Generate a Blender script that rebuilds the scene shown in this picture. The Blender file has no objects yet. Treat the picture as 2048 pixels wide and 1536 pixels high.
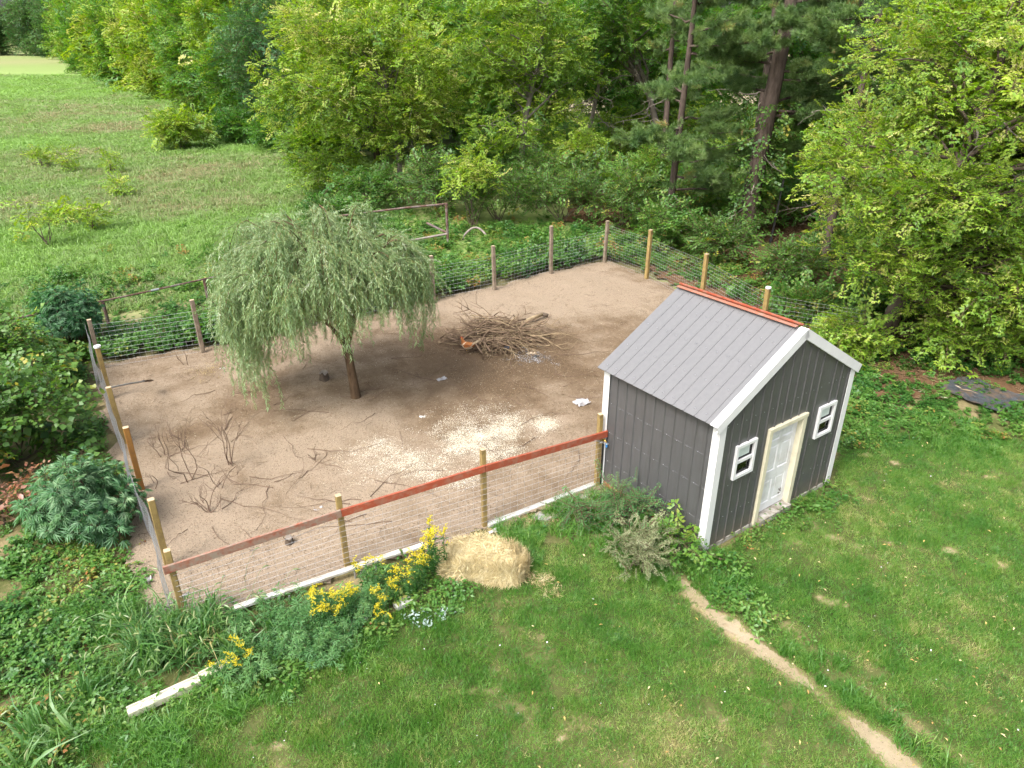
import bpy, math, random
import numpy as np
from mathutils import Vector, Matrix

scene = bpy.context.scene
COL = scene.collection

# ------------------------------------------------------------------ camera
CAM_H, PITCH, FPX = 8.0, 0.457382, 1425.7
cam = bpy.data.cameras.new('camera')
cam.sensor_width = 36.0
cam.sensor_fit = 'HORIZONTAL'
cam.lens = FPX / 2048 * 36
cam.clip_start, cam.clip_end = 0.1, 3000
cam_ob = bpy.data.objects.new('camera', cam)
cam_ob.location = (0, 0, CAM_H)
cam_ob.rotation_euler = (math.pi / 2 - PITCH, 0, 0)
COL.objects.link(cam_ob)
scene.camera = cam_ob

# ------------------------------------------------------------------ sky and sun (bright, thin overcast)
SUN_EL, SUN_AZ = math.radians(54), math.radians(222)      # azimuth clockwise from +Y
world = bpy.data.worlds.new('World')
scene.world = world
world.use_nodes = True
wn = world.node_tree
sky = wn.nodes.new('ShaderNodeTexSky')
sky.sky_type = 'NISHITA'
sky.sun_disc = False
sky.sun_elevation = SUN_EL
sky.sun_rotation = SUN_AZ
sky.air_density, sky.dust_density, sky.ozone_density = 1.0, 6.0, 1.0
hsv = wn.nodes.new('ShaderNodeHueSaturation')
hsv.inputs['Saturation'].default_value = 0.5
bg = wn.nodes['Background']
bg.inputs['Strength'].default_value = 0.15
wn.links.new(sky.outputs[0], hsv.inputs['Color'])
wn.links.new(hsv.outputs[0], bg.inputs['Color'])
sun = bpy.data.lights.new('sun', 'SUN')
sun.energy = 1.15
sun.angle = math.radians(20)
sun.color = (1.0, 0.965, 0.91)
sun_ob = bpy.data.objects.new('sun', sun)
sd = Vector((math.sin(SUN_AZ) * math.cos(SUN_EL), math.cos(SUN_AZ) * math.cos(SUN_EL), math.sin(SUN_EL)))
sun_ob.rotation_euler = sd.to_track_quat('Z', 'Y').to_euler()
sun_ob.location = sd * 60
COL.objects.link(sun_ob)

vs = scene.view_settings
vs.view_transform, vs.look, vs.gamma, vs.use_curve_mapping = 'Standard', 'None', 1.0, False
vs.exposure = 1.2
cy = scene.cycles
cy.max_bounces, cy.diffuse_bounces, cy.glossy_bounces, cy.transmission_bounces, cy.transparent_max_bounces = 4, 2, 2, 4, 6
cy.use_adaptive_sampling, cy.adaptive_threshold = True, 0.03
cy.use_denoising = True
cy.caustics_reflective = cy.caustics_refractive = False

# ------------------------------------------------------------------ helpers
CP, SP = math.cos(PITCH), math.sin(PITCH)

def gp(px, py, z=0.0):
    """survey: the point at height z that was measured at this spot of the photograph"""
    a, b = (px - 1024) / FPX, (768 - py) / FPX
    t = (z - CAM_H) / (-SP + b * CP)
    return np.array([a * t, (CP + b * SP) * t, z])

def srgb(r, g, b):
    f = lambda c: ((c / 255 + 0.055) / 1.055) ** 2.4 if c > 10 else c / 255 / 12.92
    return (f(r), f(g), f(b), 1.0)

def lin(r, g, b):
    return (r, g, b, 1.0)

def nz(x, y, s=1.0, seed=0):
    """cheap smooth value noise in about -1..1, from summed rotated sines"""
    x, y = np.asarray(x, float) * s, np.asarray(y, float) * s
    r = np.random.RandomState(seed + 17)
    v = 0
    for k in range(5):
        a, p, f = r.rand() * 6.28, r.rand() * 6.28, 0.7 + 1.1 * r.rand() * (k + 1) / 2
        q = (x * math.cos(a) + y * math.sin(a)) * f + p
        w = (x * -math.sin(a) + y * math.cos(a)) * f * 0.8 + p * 2.3
        v = v + np.sin(q + 1.3 * np.sin(w)) / (1 + 0.35 * k)
    return v / 2.6

# ---- materials
MATS = {}

def new_mat(name):
    m = bpy.data.materials.new(name)
    m.use_nodes = True
    nt = m.node_tree
    nt.nodes.clear()
    out = nt.nodes.new('ShaderNodeOutputMaterial')
    MATS[name] = m
    return m, nt, out

def nd(nt, t, **kw):
    n = nt.nodes.new(t)
    for k, v in kw.items():
        if k in n.inputs.keys():
            n.inputs[k].default_value = v
        else:
            setattr(n, k, v)
    return n

def ramp(nt, stops, fac=None):
    r = nt.nodes.new('ShaderNodeValToRGB')
    e = r.color_ramp.elements
    while len(e) < len(stops):
        e.new(0.5)
    for q, (p, c) in zip(e, stops):
        q.position, q.color = p, c
    if fac is not None:
        nt.links.new(fac, r.inputs[0])
    return r

def mixc(nt, fac, a, b):
    m = nt.nodes.new('ShaderNodeMix')
    m.data_type = 'RGBA'
    for s, v in ((0, fac), (6, a), (7, b)):
        if hasattr(v, 'links') or hasattr(v, 'is_linked'):
            nt.links.new(v, m.inputs[s])
        else:
            m.inputs[s].default_value = v
    return m.outputs[2]

def noise(nt, vec, scale, detail=4.0, rough=0.6, dist=0.0):
    n = nd(nt, 'ShaderNodeTexNoise', Scale=scale, Detail=detail, Roughness=rough, Distortion=dist)
    nt.links.new(vec, n.inputs['Vector'])
    return n.outputs['Fac']

def plain(name, c1, c2=None, scale=6.0, rough=0.6, bump=0.0, bscale=None, stretch=(1, 1, 1), spec=0.4, metal=0.0, dirt=None):
    """two-tone noisy surface; optional dirt = (colour, scale, amount)"""
    m, nt, out = new_mat(name)
    p = nt.nodes.new('ShaderNodeBsdfPrincipled')
    tc = nt.nodes.new('ShaderNodeTexCoord')
    mp = nd(nt, 'ShaderNodeMapping', Scale=stretch)
    nt.links.new(tc.outputs['Object'], mp.inputs['Vector'])
    v = mp.outputs[0]
    c2 = c2 or tuple(0.8 * q for q in c1[:3]) + (1,)
    r = ramp(nt, [(0.3, c1), (0.7, c2)], noise(nt, v, scale))
    colr = r.outputs[0]
    if dirt:
        d = ramp(nt, [(0.5 - dirt[2] * 0.3, (0, 0, 0, 1)), (0.78 - dirt[2] * 0.3, (1, 1, 1, 1))], noise(nt, tc.outputs['Object'], dirt[1], 6, 0.65))
        colr = mixc(nt, d.outputs[0], colr, dirt[0])
    nt.links.new(colr, p.inputs['Base Color'])
    p.inputs['Roughness'].default_value = rough
    p.inputs['Specular IOR Level'].default_value = spec
    p.inputs['Metallic'].default_value = metal
    if bump:
        b = nd(nt, 'ShaderNodeBump', Strength=bump, Distance=0.02)
        nt.links.new(noise(nt, v, bscale or scale * 4, 3, 0.7), b.inputs['Height'])
        nt.links.new(b.outputs[0], p.inputs['Normal'])
    nt.links.new(p.outputs[0], out.inputs[0])
    return m

def leafmat(name, stops, transl=0.38, gloss=0.05, isl=0.35, grough=0.45):
    """leaf: diffuse + translucent + a little gloss; colour from the per-plant tint and a per-leaf random"""
    m, nt, out = new_mat(name)
    rk = {'leaf_boxelder': .9, 'leaf_willow': 1.0, 'meadow_blade': .84, 'leaf_pale': 1.0, 'needle': .95, 'lawn_blade': .9}.get(name, .82)
    stops = [(p, (c[0] * (rk if c[1] > c[0] * 1.02 else 1), c[1], c[2], 1)) for p, c in stops]
    at = nt.nodes.new('ShaderNodeAttribute')
    at.attribute_type, at.attribute_name = 'INSTANCER', 'tint'
    geo = nt.nodes.new('ShaderNodeNewGeometry')
    m1 = nd(nt, 'ShaderNodeMath', operation='MULTIPLY_ADD')
    nt.links.new(geo.outputs['Random Per Island'], m1.inputs[0])
    m1.inputs[1].default_value = isl
    nt.links.new(at.outputs['Fac'], m1.inputs[2])
    m2 = nd(nt, 'ShaderNodeMath', operation='SUBTRACT')
    nt.links.new(m1.outputs[0], m2.inputs[0])
    m2.inputs[1].default_value = isl / 2
    r = ramp(nt, stops, m2.outputs[0])
    d = nt.nodes.new('ShaderNodeBsdfDiffuse')
    t = nt.nodes.new('ShaderNodeBsdfTranslucent')
    g = nd(nt, 'ShaderNodeBsdfGlossy', Roughness=grough)
    g.inputs['Color'].default_value = (.9, .95, 1, 1)
    nt.links.new(r.outputs[0], d.inputs[0])
    hs = nd(nt, 'ShaderNodeHueSaturation', Saturation=1.15, Value=1.15)
    hs.inputs['Hue'].default_value = 0.49
    nt.links.new(r.outputs[0], hs.inputs['Color'])
    nt.links.new(hs.outputs[0], t.inputs[0])
    x = nd(nt, 'ShaderNodeMixShader', Fac=transl)
    nt.links.new(d.outputs[0], x.inputs[1])
    nt.links.new(t.outputs[0], x.inputs[2])
    y = nd(nt, 'ShaderNodeMixShader', Fac=gloss)
    nt.links.new(x.outputs[0], y.inputs[1])
    nt.links.new(g.outputs[0], y.inputs[2])
    nt.links.new(y.outputs[0], out.inputs[0])
    return m

def bitmat(name, stops, rough=0.8):
    """small debris: colour only from tint and per-piece random"""
    return leafmat(name, stops, transl=0.0, gloss=0.02, isl=0.7, grough=rough)

# ---- meshes
def mk_mesh(name, V, Fc, mats, fmat=None, smooth=False):
    V = np.asarray(V, np.float32).reshape(-1, 3)
    me = bpy.data.meshes.new(name)
    if isinstance(Fc, np.ndarray):
        k, n = Fc.shape[1], Fc.shape[0]
        me.vertices.add(len(V)); me.vertices.foreach_set('co', V.ravel())
        me.loops.add(n * k); me.loops.foreach_set('vertex_index', Fc.astype(np.int32).ravel())
        me.polygons.add(n)
        me.polygons.foreach_set('loop_start', np.arange(0, n * k, k, dtype=np.int32))
        me.update(calc_edges=True)
    else:
        me.from_pydata(V.tolist(), [], Fc)
    for m in (mats if isinstance(mats, (list, tuple)) else [mats]):
        me.materials.append(MATS[m] if isinstance(m, str) else m)
    if fmat is not None:
        me.polygons.foreach_set('material_index', np.asarray(fmat, np.int32))
    if smooth:
        me.polygons.foreach_set('use_smooth', np.ones(len(me.polygons), bool))
    me.validate()
    me.update()
    return me

def link(name, data, parent=None, loc=None, rot=None, label=None, cat=None, group=None, kind=None):
    o = bpy.data.objects.new(name, data)
    COL.objects.link(o)
    if parent is not None:
        o.parent = parent
    if loc is not None:
        o.location = [float(q) for q in loc]
    if rot is not None:
        o.rotation_euler = rot
    if label: o['label'] = label
    if cat: o['category'] = cat
    if group: o['group'] = group
    if kind: o['kind'] = kind
    return o

def thing(name, label, cat, loc=(0, 0, 0), rz=0.0, group=None):
    return link(name, None, None, loc, (0, 0, rz), label, cat, group)

class MB:
    def __init__(s):
        s.v, s.f, s.m = [], [], []
    def add(s, V, Fs, m=0):
        n = len(s.v)
        s.v.extend([tuple(float(c) for c in q) for q in V])
        s.f.extend([tuple(i + n for i in q) for q in Fs])
        s.m.extend([m] * len(Fs))
        return s
    def box(s, c, d, R=None, m=0, taper=1.0):
        hx, hy, hz = d[0] / 2, d[1] / 2, d[2] / 2
        V = [Vector((x * hx * (taper if z > 0 else 1), y * hy * (taper if z > 0 else 1), z * hz)) for z in (-1, 1) for y in (-1, 1) for x in (-1, 1)]
        if R is not None:
            V = [R @ q for q in V]
        V = [q + Vector([float(k) for k in c]) for q in V]
        return s.add(V, [(0, 2, 3, 1), (4, 5, 7, 6), (0, 1, 5, 4), (2, 6, 7, 3), (0, 4, 6, 2), (1, 3, 7, 5)], m)
    def bar(s, a, b, w, h, m=0, up=(0, 0, 1), bev=0.0):
        """board from a to b, w across, h along up; optional small bevel"""
        a, b = Vector([float(q) for q in a]), Vector([float(q) for q in b])
        x = (b - a).normalized()
        y = Vector(up).cross(x).normalized()
        z = x.cross(y)
        L = (b - a).length
        if bev <= 0:
            R = Matrix((x, y, z)).transposed()
            return s.box((a + b) / 2, (L, w, h), R, m)
        pr = []
        for (sy, sz) in ((1, 1), (-1, 1), (-1, -1), (1, -1)):
            cy_, cz_ = sy * w / 2, sz * h / 2
            p1, p2 = (cy_, cz_ - sz * bev), (cy_ - sy * bev, cz_)
            pr += [p1, p2] if sy * sz > 0 else [p2, p1]
        n = len(pr)
        V = [p + y * q[0] + z * q[1] for p in (a, b) for q in pr]
        Fs = [(i, (i + 1) % n, n + (i + 1) % n, n + i) for i in range(n)] + [tuple(range(n))[::-1], tuple(range(n, 2 * n))]
        return s.add(V, Fs, m)
    def tube(s, pts, rad, n=6, m=0, cap=True):
        P = [Vector([float(c) for c in q]) for q in pts]
        if not hasattr(rad, '__len__'):
            rad = [rad] * len(P)
        V, Fs = [], []
        ref = Vector((0.31, 0.17, 0.93))
        for i, p in enumerate(P):
            d = (P[min(i + 1, len(P) - 1)] - P[max(i - 1, 0)])
            d = d.normalized() if d.length > 1e-9 else Vector((0, 0, 1))
            u = d.cross(ref if abs(d.dot(ref)) < 0.93 else Vector((1, 0.1, 0))).normalized()
            w = d.cross(u)
            for k in range(n):
                a = 2 * math.pi * k / n
                V.append(p + (u * math.cos(a) + w * math.sin(a)) * rad[i])
        for i in range(len(P) - 1):
            for k in range(n):
                k2 = (k + 1) % n
                Fs.append((i * n + k, i * n + k2, (i + 1) * n + k2, (i + 1) * n + k))
        if cap:
            Fs += [tuple(range(n))[::-1], tuple(range((len(P) - 1) * n, len(P) * n))]
        return s.add(V, Fs, m)
    def mesh(s, name, mats, smooth=False):
        return mk_mesh(name, s.v, s.f, mats, s.m, smooth)
    def build(s, name, mats, parent=None, smooth=False, **kw):
        return link(name, s.mesh(name, mats, smooth), parent, **kw)

# ---- scattering real geometry (leaves, blades, flakes) with geometry nodes
PROTO, GROUPS = {}, {}

def proto(name, mesh):
    o = bpy.data.objects.new('proto_' + name, mesh)
    PROTO[name] = o
    return o

def gn_group(names):
    key = tuple(names)
    if key in GROUPS:
        return GROUPS[key]
    g = bpy.data.node_groups.new('scatter_' + names[0], 'GeometryNodeTree')
    g.interface.new_socket('Geometry', in_out='INPUT', socket_type='NodeSocketGeometry')
    g.interface.new_socket('Geometry', in_out='OUTPUT', socket_type='NodeSocketGeometry')
    N, L = g.nodes, g.links
    gi, go = N.new('NodeGroupInput'), N.new('NodeGroupOutput')
    gti = N.new('GeometryNodeGeometryToInstance')
    for n in names:
        oi = N.new('GeometryNodeObjectInfo')
        oi.inputs['Object'].default_value = PROTO[n]
        L.new(oi.outputs['Geometry'], gti.inputs[0])
    iop = N.new('GeometryNodeInstanceOnPoints')
    iop.inputs['Pick Instance'].default_value = True
    L.new(gi.outputs[0], iop.inputs['Points'])
    L.new(gti.outputs[0], iop.inputs['Instance'])
    for nm, ty, so in (('idx', 'INT', 'Instance Index'), ('rot', 'FLOAT_VECTOR', 'Rotation'), ('scl', 'FLOAT_VECTOR', 'Scale')):
        a = N.new('GeometryNodeInputNamedAttribute')
        a.data_type = ty
        a.inputs['Name'].default_value = nm
        o = [q for q in a.outputs if q.enabled and q.name == 'Attribute'][0]
        L.new(o, iop.inputs[so])
    L.new(iop.outputs[0], go.inputs[0])
    GROUPS[key] = g
    return g

def scatter(name, names, P, rot, scl, tint, rng, parent=None, kind='stuff', **kw):
    P = np.asarray(P, np.float32).reshape(-1, 3)
    n = len(P)
    me = bpy.data.meshes.new(name)
    me.vertices.add(n)
    me.vertices.foreach_set('co', P.ravel())
    def at(nm, ty, arr, key):
        a = me.attributes.new(nm, ty, 'POINT')
        a.data.foreach_set(key, np.ascontiguousarray(arr).ravel())
    scl = np.asarray(scl, np.float32)
    if scl.ndim == 0: scl = np.full(n, scl, np.float32)
    if scl.ndim == 1: scl = np.repeat(scl[:, None], 3, 1)
    at('rot', 'FLOAT_VECTOR', np.asarray(rot, np.float32), 'vector')
    at('scl', 'FLOAT_VECTOR', scl.astype(np.float32), 'vector')
    at('tint', 'FLOAT', np.asarray(tint, np.float32) * np.ones(n, np.float32), 'value')
    at('idx', 'INT', rng.randint(0, len(names), n).astype(np.int32), 'value')
    o = link(name, me, parent, kind=kind, **kw)
    md = o.modifiers.new('scatter', 'NODES')
    md.node_group = gn_group(names)
    return o

def unit(a):
    return a / np.maximum(np.linalg.norm(a, axis=-1, keepdims=True), 1e-9)

def leaf_arrays(B, D, Nn, L, W, fold=0.12, droop=0.1, wide=0.42):
    """folded rhombic leaves: base B, direction D, normal N"""
    B, D = np.asarray(B, float), unit(np.asarray(D, float))
    Nn = np.asarray(Nn, float)
    S = unit(np.cross(Nn, D)); Nn = np.cross(D, S)
    L, W = np.asarray(L, float)[:, None], np.asarray(W, float)[:, None]
    V = np.stack([B, B + D * L * wide + S * W / 2 + Nn * L * fold * .5, B + D * L - Nn * L * droop, B + D * L * wide - S * W / 2 + Nn * L * fold * .5], 1)
    n = len(B)
    i = np.arange(n)[:, None] * 4
    Fc = np.stack([i + [[0, 1, 2]], i + [[0, 2, 3]]], 1).reshape(-1, 3)
    return V.reshape(-1, 3), Fc

def join_arrays(parts):
    V, Fc, n = [], [], 0
    for v, f in parts:
        V.append(v); Fc.append(f + n); n += len(v)
    return np.concatenate(V), np.concatenate(Fc)

def rand_unit(rng, n, zmin=-1, zmax=1):
    z = rng.uniform(zmin, zmax, n); a = rng.uniform(0, 2 * np.pi, n); r = np.sqrt(1 - z * z)
    return np.stack([r * np.cos(a), r * np.sin(a), z], 1)

def twig_tris(A, Bp, w):
    """thin two-triangle ribbons in 2 planes for twigs A->B"""
    A, Bp = np.asarray(A, float), np.asarray(Bp, float)
    d = unit(Bp - A)
    s1 = unit(np.cross(d, [[0.1, 0.2, 0.97]])) * np.asarray(w)[:, None]
    s2 = np.cross(d, s1)
    out = []
    for s in (s1, s2):
        V = np.stack([A - s, A + s, Bp + s * .5, Bp - s * .5], 1)
        i = np.arange(len(A))[:, None] * 4
        Fc = np.stack([i + [[0, 1, 2]], i + [[0, 2, 3]]], 1).reshape(-1, 3)
        out.append((V.reshape(-1, 3), Fc))
    return join_arrays(out)

def mesh_leaf_twig(name, leaves, twigs, lm, tm):
    V, Fc = join_arrays([leaves, twigs]) if twigs is not None else leaves
    fm = np.zeros(len(Fc), int)
    fm[len(leaves[1]):] = 1
    return mk_mesh(name, V, Fc, [lm, tm], fm)

# ------------------------------------------------------------------ plans of the place (metres; camera above the origin)
SHED_A = np.array([3.256, 9.665]); SHED_YAW = 0.623
SU = np.array([math.cos(SHED_YAW), math.sin(SHED_YAW)]); SV = np.array([-SU[1], SU[0]])
SW, SL = 3.664, 2.608
shed_pt = lambda u, v: SHED_A + SU * u + SV * v
PEN = np.array([(-5.25, 7.75), (-4.6, 8.15), (-2.74, 9.2), (-0.5, 10.3), (1.75, 11.7), (4.7, 14.0), (6.6, 16.4), (7.6, 19.4), (6.6, 22.2), (3.65, 27.0), (1.4, 25.4), (-2.5, 22.4), (-8.5, 18.35), (-11.2, 17.4)])
LAWN = np.array([(-5.6, 2.0), (-5.3, 6.0), (-4.4, 6.45), (-3.3, 7.3), (-2.2, 7.9), (-1.2, 8.5), (0.3, 9.0), (0.5, 9.8), (2.0, 9.6), (3.2, 9.3), (6.5, 11.7), (7.4, 13.6), (11.0, 13.4), (22, 13.0), (22, 2.0)])

def sdist(x, y, poly):
    """signed distance to a polygon, positive inside"""
    x, y = np.asarray(x, float), np.asarray(y, float)
    ins = np.zeros(x.shape, bool); dm = np.full(x.shape, 1e9)
    n = len(poly)
    for i in range(n):
        (x1, y1), (x2, y2) = poly[i], poly[(i + 1) % n]
        c = ((y1 > y) != (y2 > y)) & (x < (x2 - x1) * (y - y1) / (y2 - y1 + 1e-12) + x1)
        ins ^= c
        t = np.clip(((x - x1) * (x2 - x1) + (y - y1) * (y2 - y1)) / ((x2 - x1) ** 2 + (y2 - y1) ** 2), 0, 1)
        dm = np.minimum(dm, np.hypot(x - x1 - t * (x2 - x1), y - y1 - t * (y2 - y1)))
    return np.where(ins, dm, -dm)

def in_shed(x, y, m=0.0):
    dx, dy = np.asarray(x) - SHED_A[0], np.asarray(y) - SHED_A[1]
    u, v = dx * SU[0] + dy * SU[1], dx * SV[0] + dy * SV[1]
    return (u > -m) & (u < SW + m) & (v > -m) & (v < SL + m)

def seg_dist(x, y, pts):
    dm = np.full(np.shape(x), 1e9)
    for (x1, y1), (x2, y2) in zip(pts[:-1], pts[1:]):
        t = np.clip(((x - x1) * (x2 - x1) + (y - y1) * (y2 - y1)) / ((x2 - x1) ** 2 + (y2 - y1) ** 2), 0, 1)
        dm = np.minimum(dm, np.hypot(x - x1 - t * (x2 - x1), y - y1 - t * (y2 - y1)))
    return dm

TRACK = [gp(a, b)[:2] for a, b in ((1355, 1160), (1390, 1195), (1450, 1245), (1520, 1300), (1600, 1360), (1680, 1420), (1760, 1490), (1850, 1580), (1960, 1680))]
RUT2 = [gp(a, b)[:2] for a, b in ((1560, 1240), (1640, 1310), (1760, 1400), (1860, 1470), (1960, 1540), (2100, 1640))]
SPOTS = [(940, 1385, .07), (975, 1381, .08), (915, 1388, .05), (1210, 1340, .07), (828, 1395, .06), (1455, 1440, .08), (1985, 955, .14), (1150, 1372, .05), (1640, 1198, .10), (1665, 1206, .11), (1690, 1215, .09),
         (1600, 1085, .12), (1660, 1072, .16), (1720, 1092, .12), (1790, 925, .14), (1730, 908, .14), (1900, 1100, .13), (1780, 1085, .12), (1120, 1480, .08), (560, 1490, .12), (2010, 1130, .12)]
SPOTS = [(gp(a, b)[:2], r) for a, b, r in SPOTS]

def dryness(x, y):
    """0 = lush lawn, 1 = bare earth"""
    d = 0.28 + 0.16 * nz(x, y, 0.9, 1) + 0.16 * nz(x, y, 2.6, 2) + 0.14 * nz(x, y, 7, 3) + 0.10 * nz(x, y, 16, 6)
    w = 0.22 + 0.06 * nz(x, y, 2.2, 9) + .05 * nz(x, y, 9, 57)
    fade = 0.85 + 0.3 * nz(x, y, 1.4, 12)
    t = seg_dist(x, y, TRACK)
    d = np.maximum(d, 1.2 * np.exp(-(t / w) ** 2) * fade)
    t2 = seg_dist(x, y, RUT2)
    d = np.maximum(d, 0.92 * np.exp(-(t2 / 0.20) ** 2) * (0.8 + 0.4 * nz(x, y, 2, 4)))
    for (c, r) in SPOTS:
        e = np.hypot(x - c[0] + r * .5 * nz(x, y, 5, 7), (y - c[1] + r * .5 * nz(x, y, 5, 8)) * 1.2) / r * (1 + 0.5 * nz(x, y, 11, 5))
        d = np.maximum(d, 1.0 * np.exp(-np.abs(e) ** 2.5))
    d = np.where(sdist(x, y, LAWN) < -.15, np.maximum(d, .52 + .2 * nz(x, y, 3, 10)), d)
    return np.clip(d, 0, 1)

def mulchness(x, y):
    """0 = pale sand, 1 = brown litter, in the yard"""
    m = 0.28 + 0.2 * nz(x, y, 0.6, 21) + 0.24 * nz(x, y, 2.1, 22) + 0.16 * nz(x, y, 6, 24)
    for px, py, r, a in ((760, 760, 2.0, .45), (1000, 760, 2.0, .55), (1150, 770, 1.7, .55), (900, 830, 1.6, .35), (620, 760, 1.8, .4), (1220, 670, 1.6, .6), (1000, 700, 1.6, .9), (480, 830, 1.2, .45), (520, 1010, 1.1, .35), (880, 690, 1.2, .7), (1110, 720, 1.2, .6), (700, 880, .9, .3), (385, 872, .5, .6)):
        c = gp(px, py)
        e = ((x - c[0]) ** 2 + ((y - c[1]) * 0.9) ** 2) / (r * r)
        m = m + .72 * a * np.exp(-e) * (0.8 + 0.35 * nz(x, y, 2.5, 23))
    for px, py, r, a in ((1150, 580, 2.4, .6), (330, 1000, 2.0, .5), (760, 950, 1.3, .5), (560, 900, 1.0, .35), (930, 610, 1.6, .4), (480, 1130, 1.8, .5), (740, 850, 1.1, .35)):
        c = gp(px, py)
        m = m - a * np.exp(-((x - c[0]) ** 2 + (y - c[1]) ** 2) / (r * r))
    return np.clip(m, 0, 1)

def yard_z(x, y):
    z = 0.055 + 0.018 * nz(x, y, 0.8, 31) + 0.010 * nz(x, y, 4, 32) + 0.007 * nz(x, y, 9, 33)
    for px, py, r, a in ((385, 872, .28, -.06), (520, 870, .3, -.04), (430, 1010, .35, .05), (480, 940, .4, .04), (330, 790, .5, .04), (1130, 560, 1.2, .05)):
        c = gp(px, py)
        z = z + a * np.exp(-((x - c[0]) ** 2 + (y - c[1]) ** 2) / (r * r))
    return np.maximum(z, 0.016)

# ------------------------------------------------------------------ ground materials
def ground_mat(name, attr, stops, nscale, amp, bump, bscale, speck=None):
    m, nt, out = new_mat(name)
    p = nt.nodes.new('ShaderNodeBsdfPrincipled')
    p.inputs['Roughness'].default_value = 0.95
    p.inputs['Specular IOR Level'].default_value = 0.1
    tc = nt.nodes.new('ShaderNodeTexCoord')
    v = tc.outputs['Object']
    n1 = noise(nt, v, nscale, 5, 0.7)
    s = nd(nt, 'ShaderNodeMath', operation='MULTIPLY_ADD')
    nt.links.new(n1, s.inputs[0]); s.inputs[1].default_value = amp
    if attr:
        a = nt.nodes.new('ShaderNodeAttribute'); a.attribute_name = attr
        nt.links.new(a.outputs['Fac'], s.inputs[2])
    else:
        s.inputs[2].default_value = 0.5
    q = nd(nt, 'ShaderNodeMath', operation='SUBTRACT')
    nt.links.new(s.outputs[0], q.inputs[0]); q.inputs[1].default_value = amp / 2
    c = ramp(nt, stops, q.outputs[0]).outputs[0]
    if speck:
        k = ramp(nt, [(speck[2], (0, 0, 0, 1)), (min(1, speck[2] + 0.08), (1, 1, 1, 1))], noise(nt, v, speck[1], 3, 0.5))
        c = mixc(nt, k.outputs[0], c, speck[0])
    nt.links.new(c, p.inputs['Base Color'])
    b = nd(nt, 'ShaderNodeBump', Strength=bump, Distance=0.03)
    nt.links.new(noise(nt, v, bscale, 3, 0.75), b.inputs['Height'])
    nt.links.new(b.outputs[0], p.inputs['Normal'])
    nt.links.new(p.outputs[0], out.inputs[0])
    return m

ground_mat('sand', 'mask', [(0.0, lin(0.333, 0.262, 0.190)), (0.35, lin(0.271, 0.208, 0.145)), (0.62, lin(0.209, 0.151, 0.099)), (1.0, lin(0.147, 0.102, 0.063))], 11, 0.95, 1.0, 24, (lin(0.124, 0.088, 0.056), 42, 0.60))
ground_mat('lawn_soil', 'mask', [(0.0, lin(0.041, 0.068, 0.016)), (0.45, lin(0.108, 0.117, 0.041)), (0.7, lin(0.270, 0.216, 0.117)), (1.0, lin(0.414, 0.333, 0.216))], 14, 0.35, 0.4, 40)
ground_mat('path_earth', 'mask', [(0.0, lin(0.240, 0.192, 0.104)), (1.0, lin(0.400, 0.328, 0.224))], 10, 0.6, 0.4, 40, (lin(0.160, 0.128, 0.072), 50, 0.64))
ground_mat('meadow_soil', 'mask', [(0.0, lin(.10, .085, .045)), (0.22, lin(.17, .155, .08)), (0.4, lin(.26, .27, .12)), (0.65, lin(.22, .29, .095)), (1.0, lin(.26, .36, .11))], 1.5, 0.35, 0.5, 6)
ground_mat('needle_litter', None, [(0.2, lin(0.085, 0.047, 0.025)), (0.5, lin(0.145, 0.085, 0.047)), (0.8, lin(0.196, 0.128, 0.072))], 2.5, 0.9, 0.6, 30)
ground_mat('stubble', None, [(0.2, lin(.42, .36, .22)), (0.8, lin(.52, .46, .30))], 0.6, 0.7, 0.4, 4)

def sheet(name, x0, x1, y0, y1, res, mat, zf, keep=None, mask=None):
    xs, ys = np.arange(x0, x1 + res * .5, res), np.arange(y0, y1 + res * .5, res)
    X, Y = np.meshgrid(xs, ys)
    nx, ny = len(xs), len(ys)
    V = np.stack([X, Y, zf(X, Y)], -1).reshape(-1, 3)
    I = np.arange(nx * ny).reshape(ny, nx)
    Q = np.stack([I[:-1, :-1], I[:-1, 1:], I[1:, 1:], I[1:, :-1]], -1).reshape(-1, 4)
    if keep is not None:
        k = keep(V[:, 0], V[:, 1])
        Q = Q[k[Q].all(1)]
        used = np.unique(Q)
        mp = np.full(len(V), -1); mp[used] = np.arange(len(used))
        V, Q = V[used], mp[Q]
    me = mk_mesh(name, V, Q, mat, smooth=True)
    if mask is not None:
        a = me.attributes.new('mask', 'FLOAT', 'POINT')
        a.data.foreach_set('value', mask(V[:, 0], V[:, 1]).astype(np.float32))
    return link(name, me, kind='structure')

BACKLINE = [(-16.5, 17.5), (-11.6, 18.4), (-8.7, 19.4), (-5.6, 21.6), (-2.6, 23.6), (-.7, 24.9), (1.3, 26.6), (3.2, 28.3), (4.6, 27.9)]
def meadow_tint(x, y):
    d = np.asarray(y) + 0.10 * np.asarray(x) + 2.5 * nz(x, y, 0.12, 41)
    t = np.interp(d, [0, 16, 20, 26, 30, 36, 44, 52, 56, 62, 80, 92, 105, 170, 200, 300], [.15, .2, .5, .75, .75, .45, .35, .6, .75, .45, .4, .55, .85, .7, .55, .55])
    r = np.clip(t + 0.28 * nz(x, y, 0.35, 42) + 0.12 * nz(x, y, 1.2, 43), 0, 1)
    return np.where(seg_dist(x, y, BACKLINE) < 3.2, np.minimum(r, .16), r)

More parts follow.
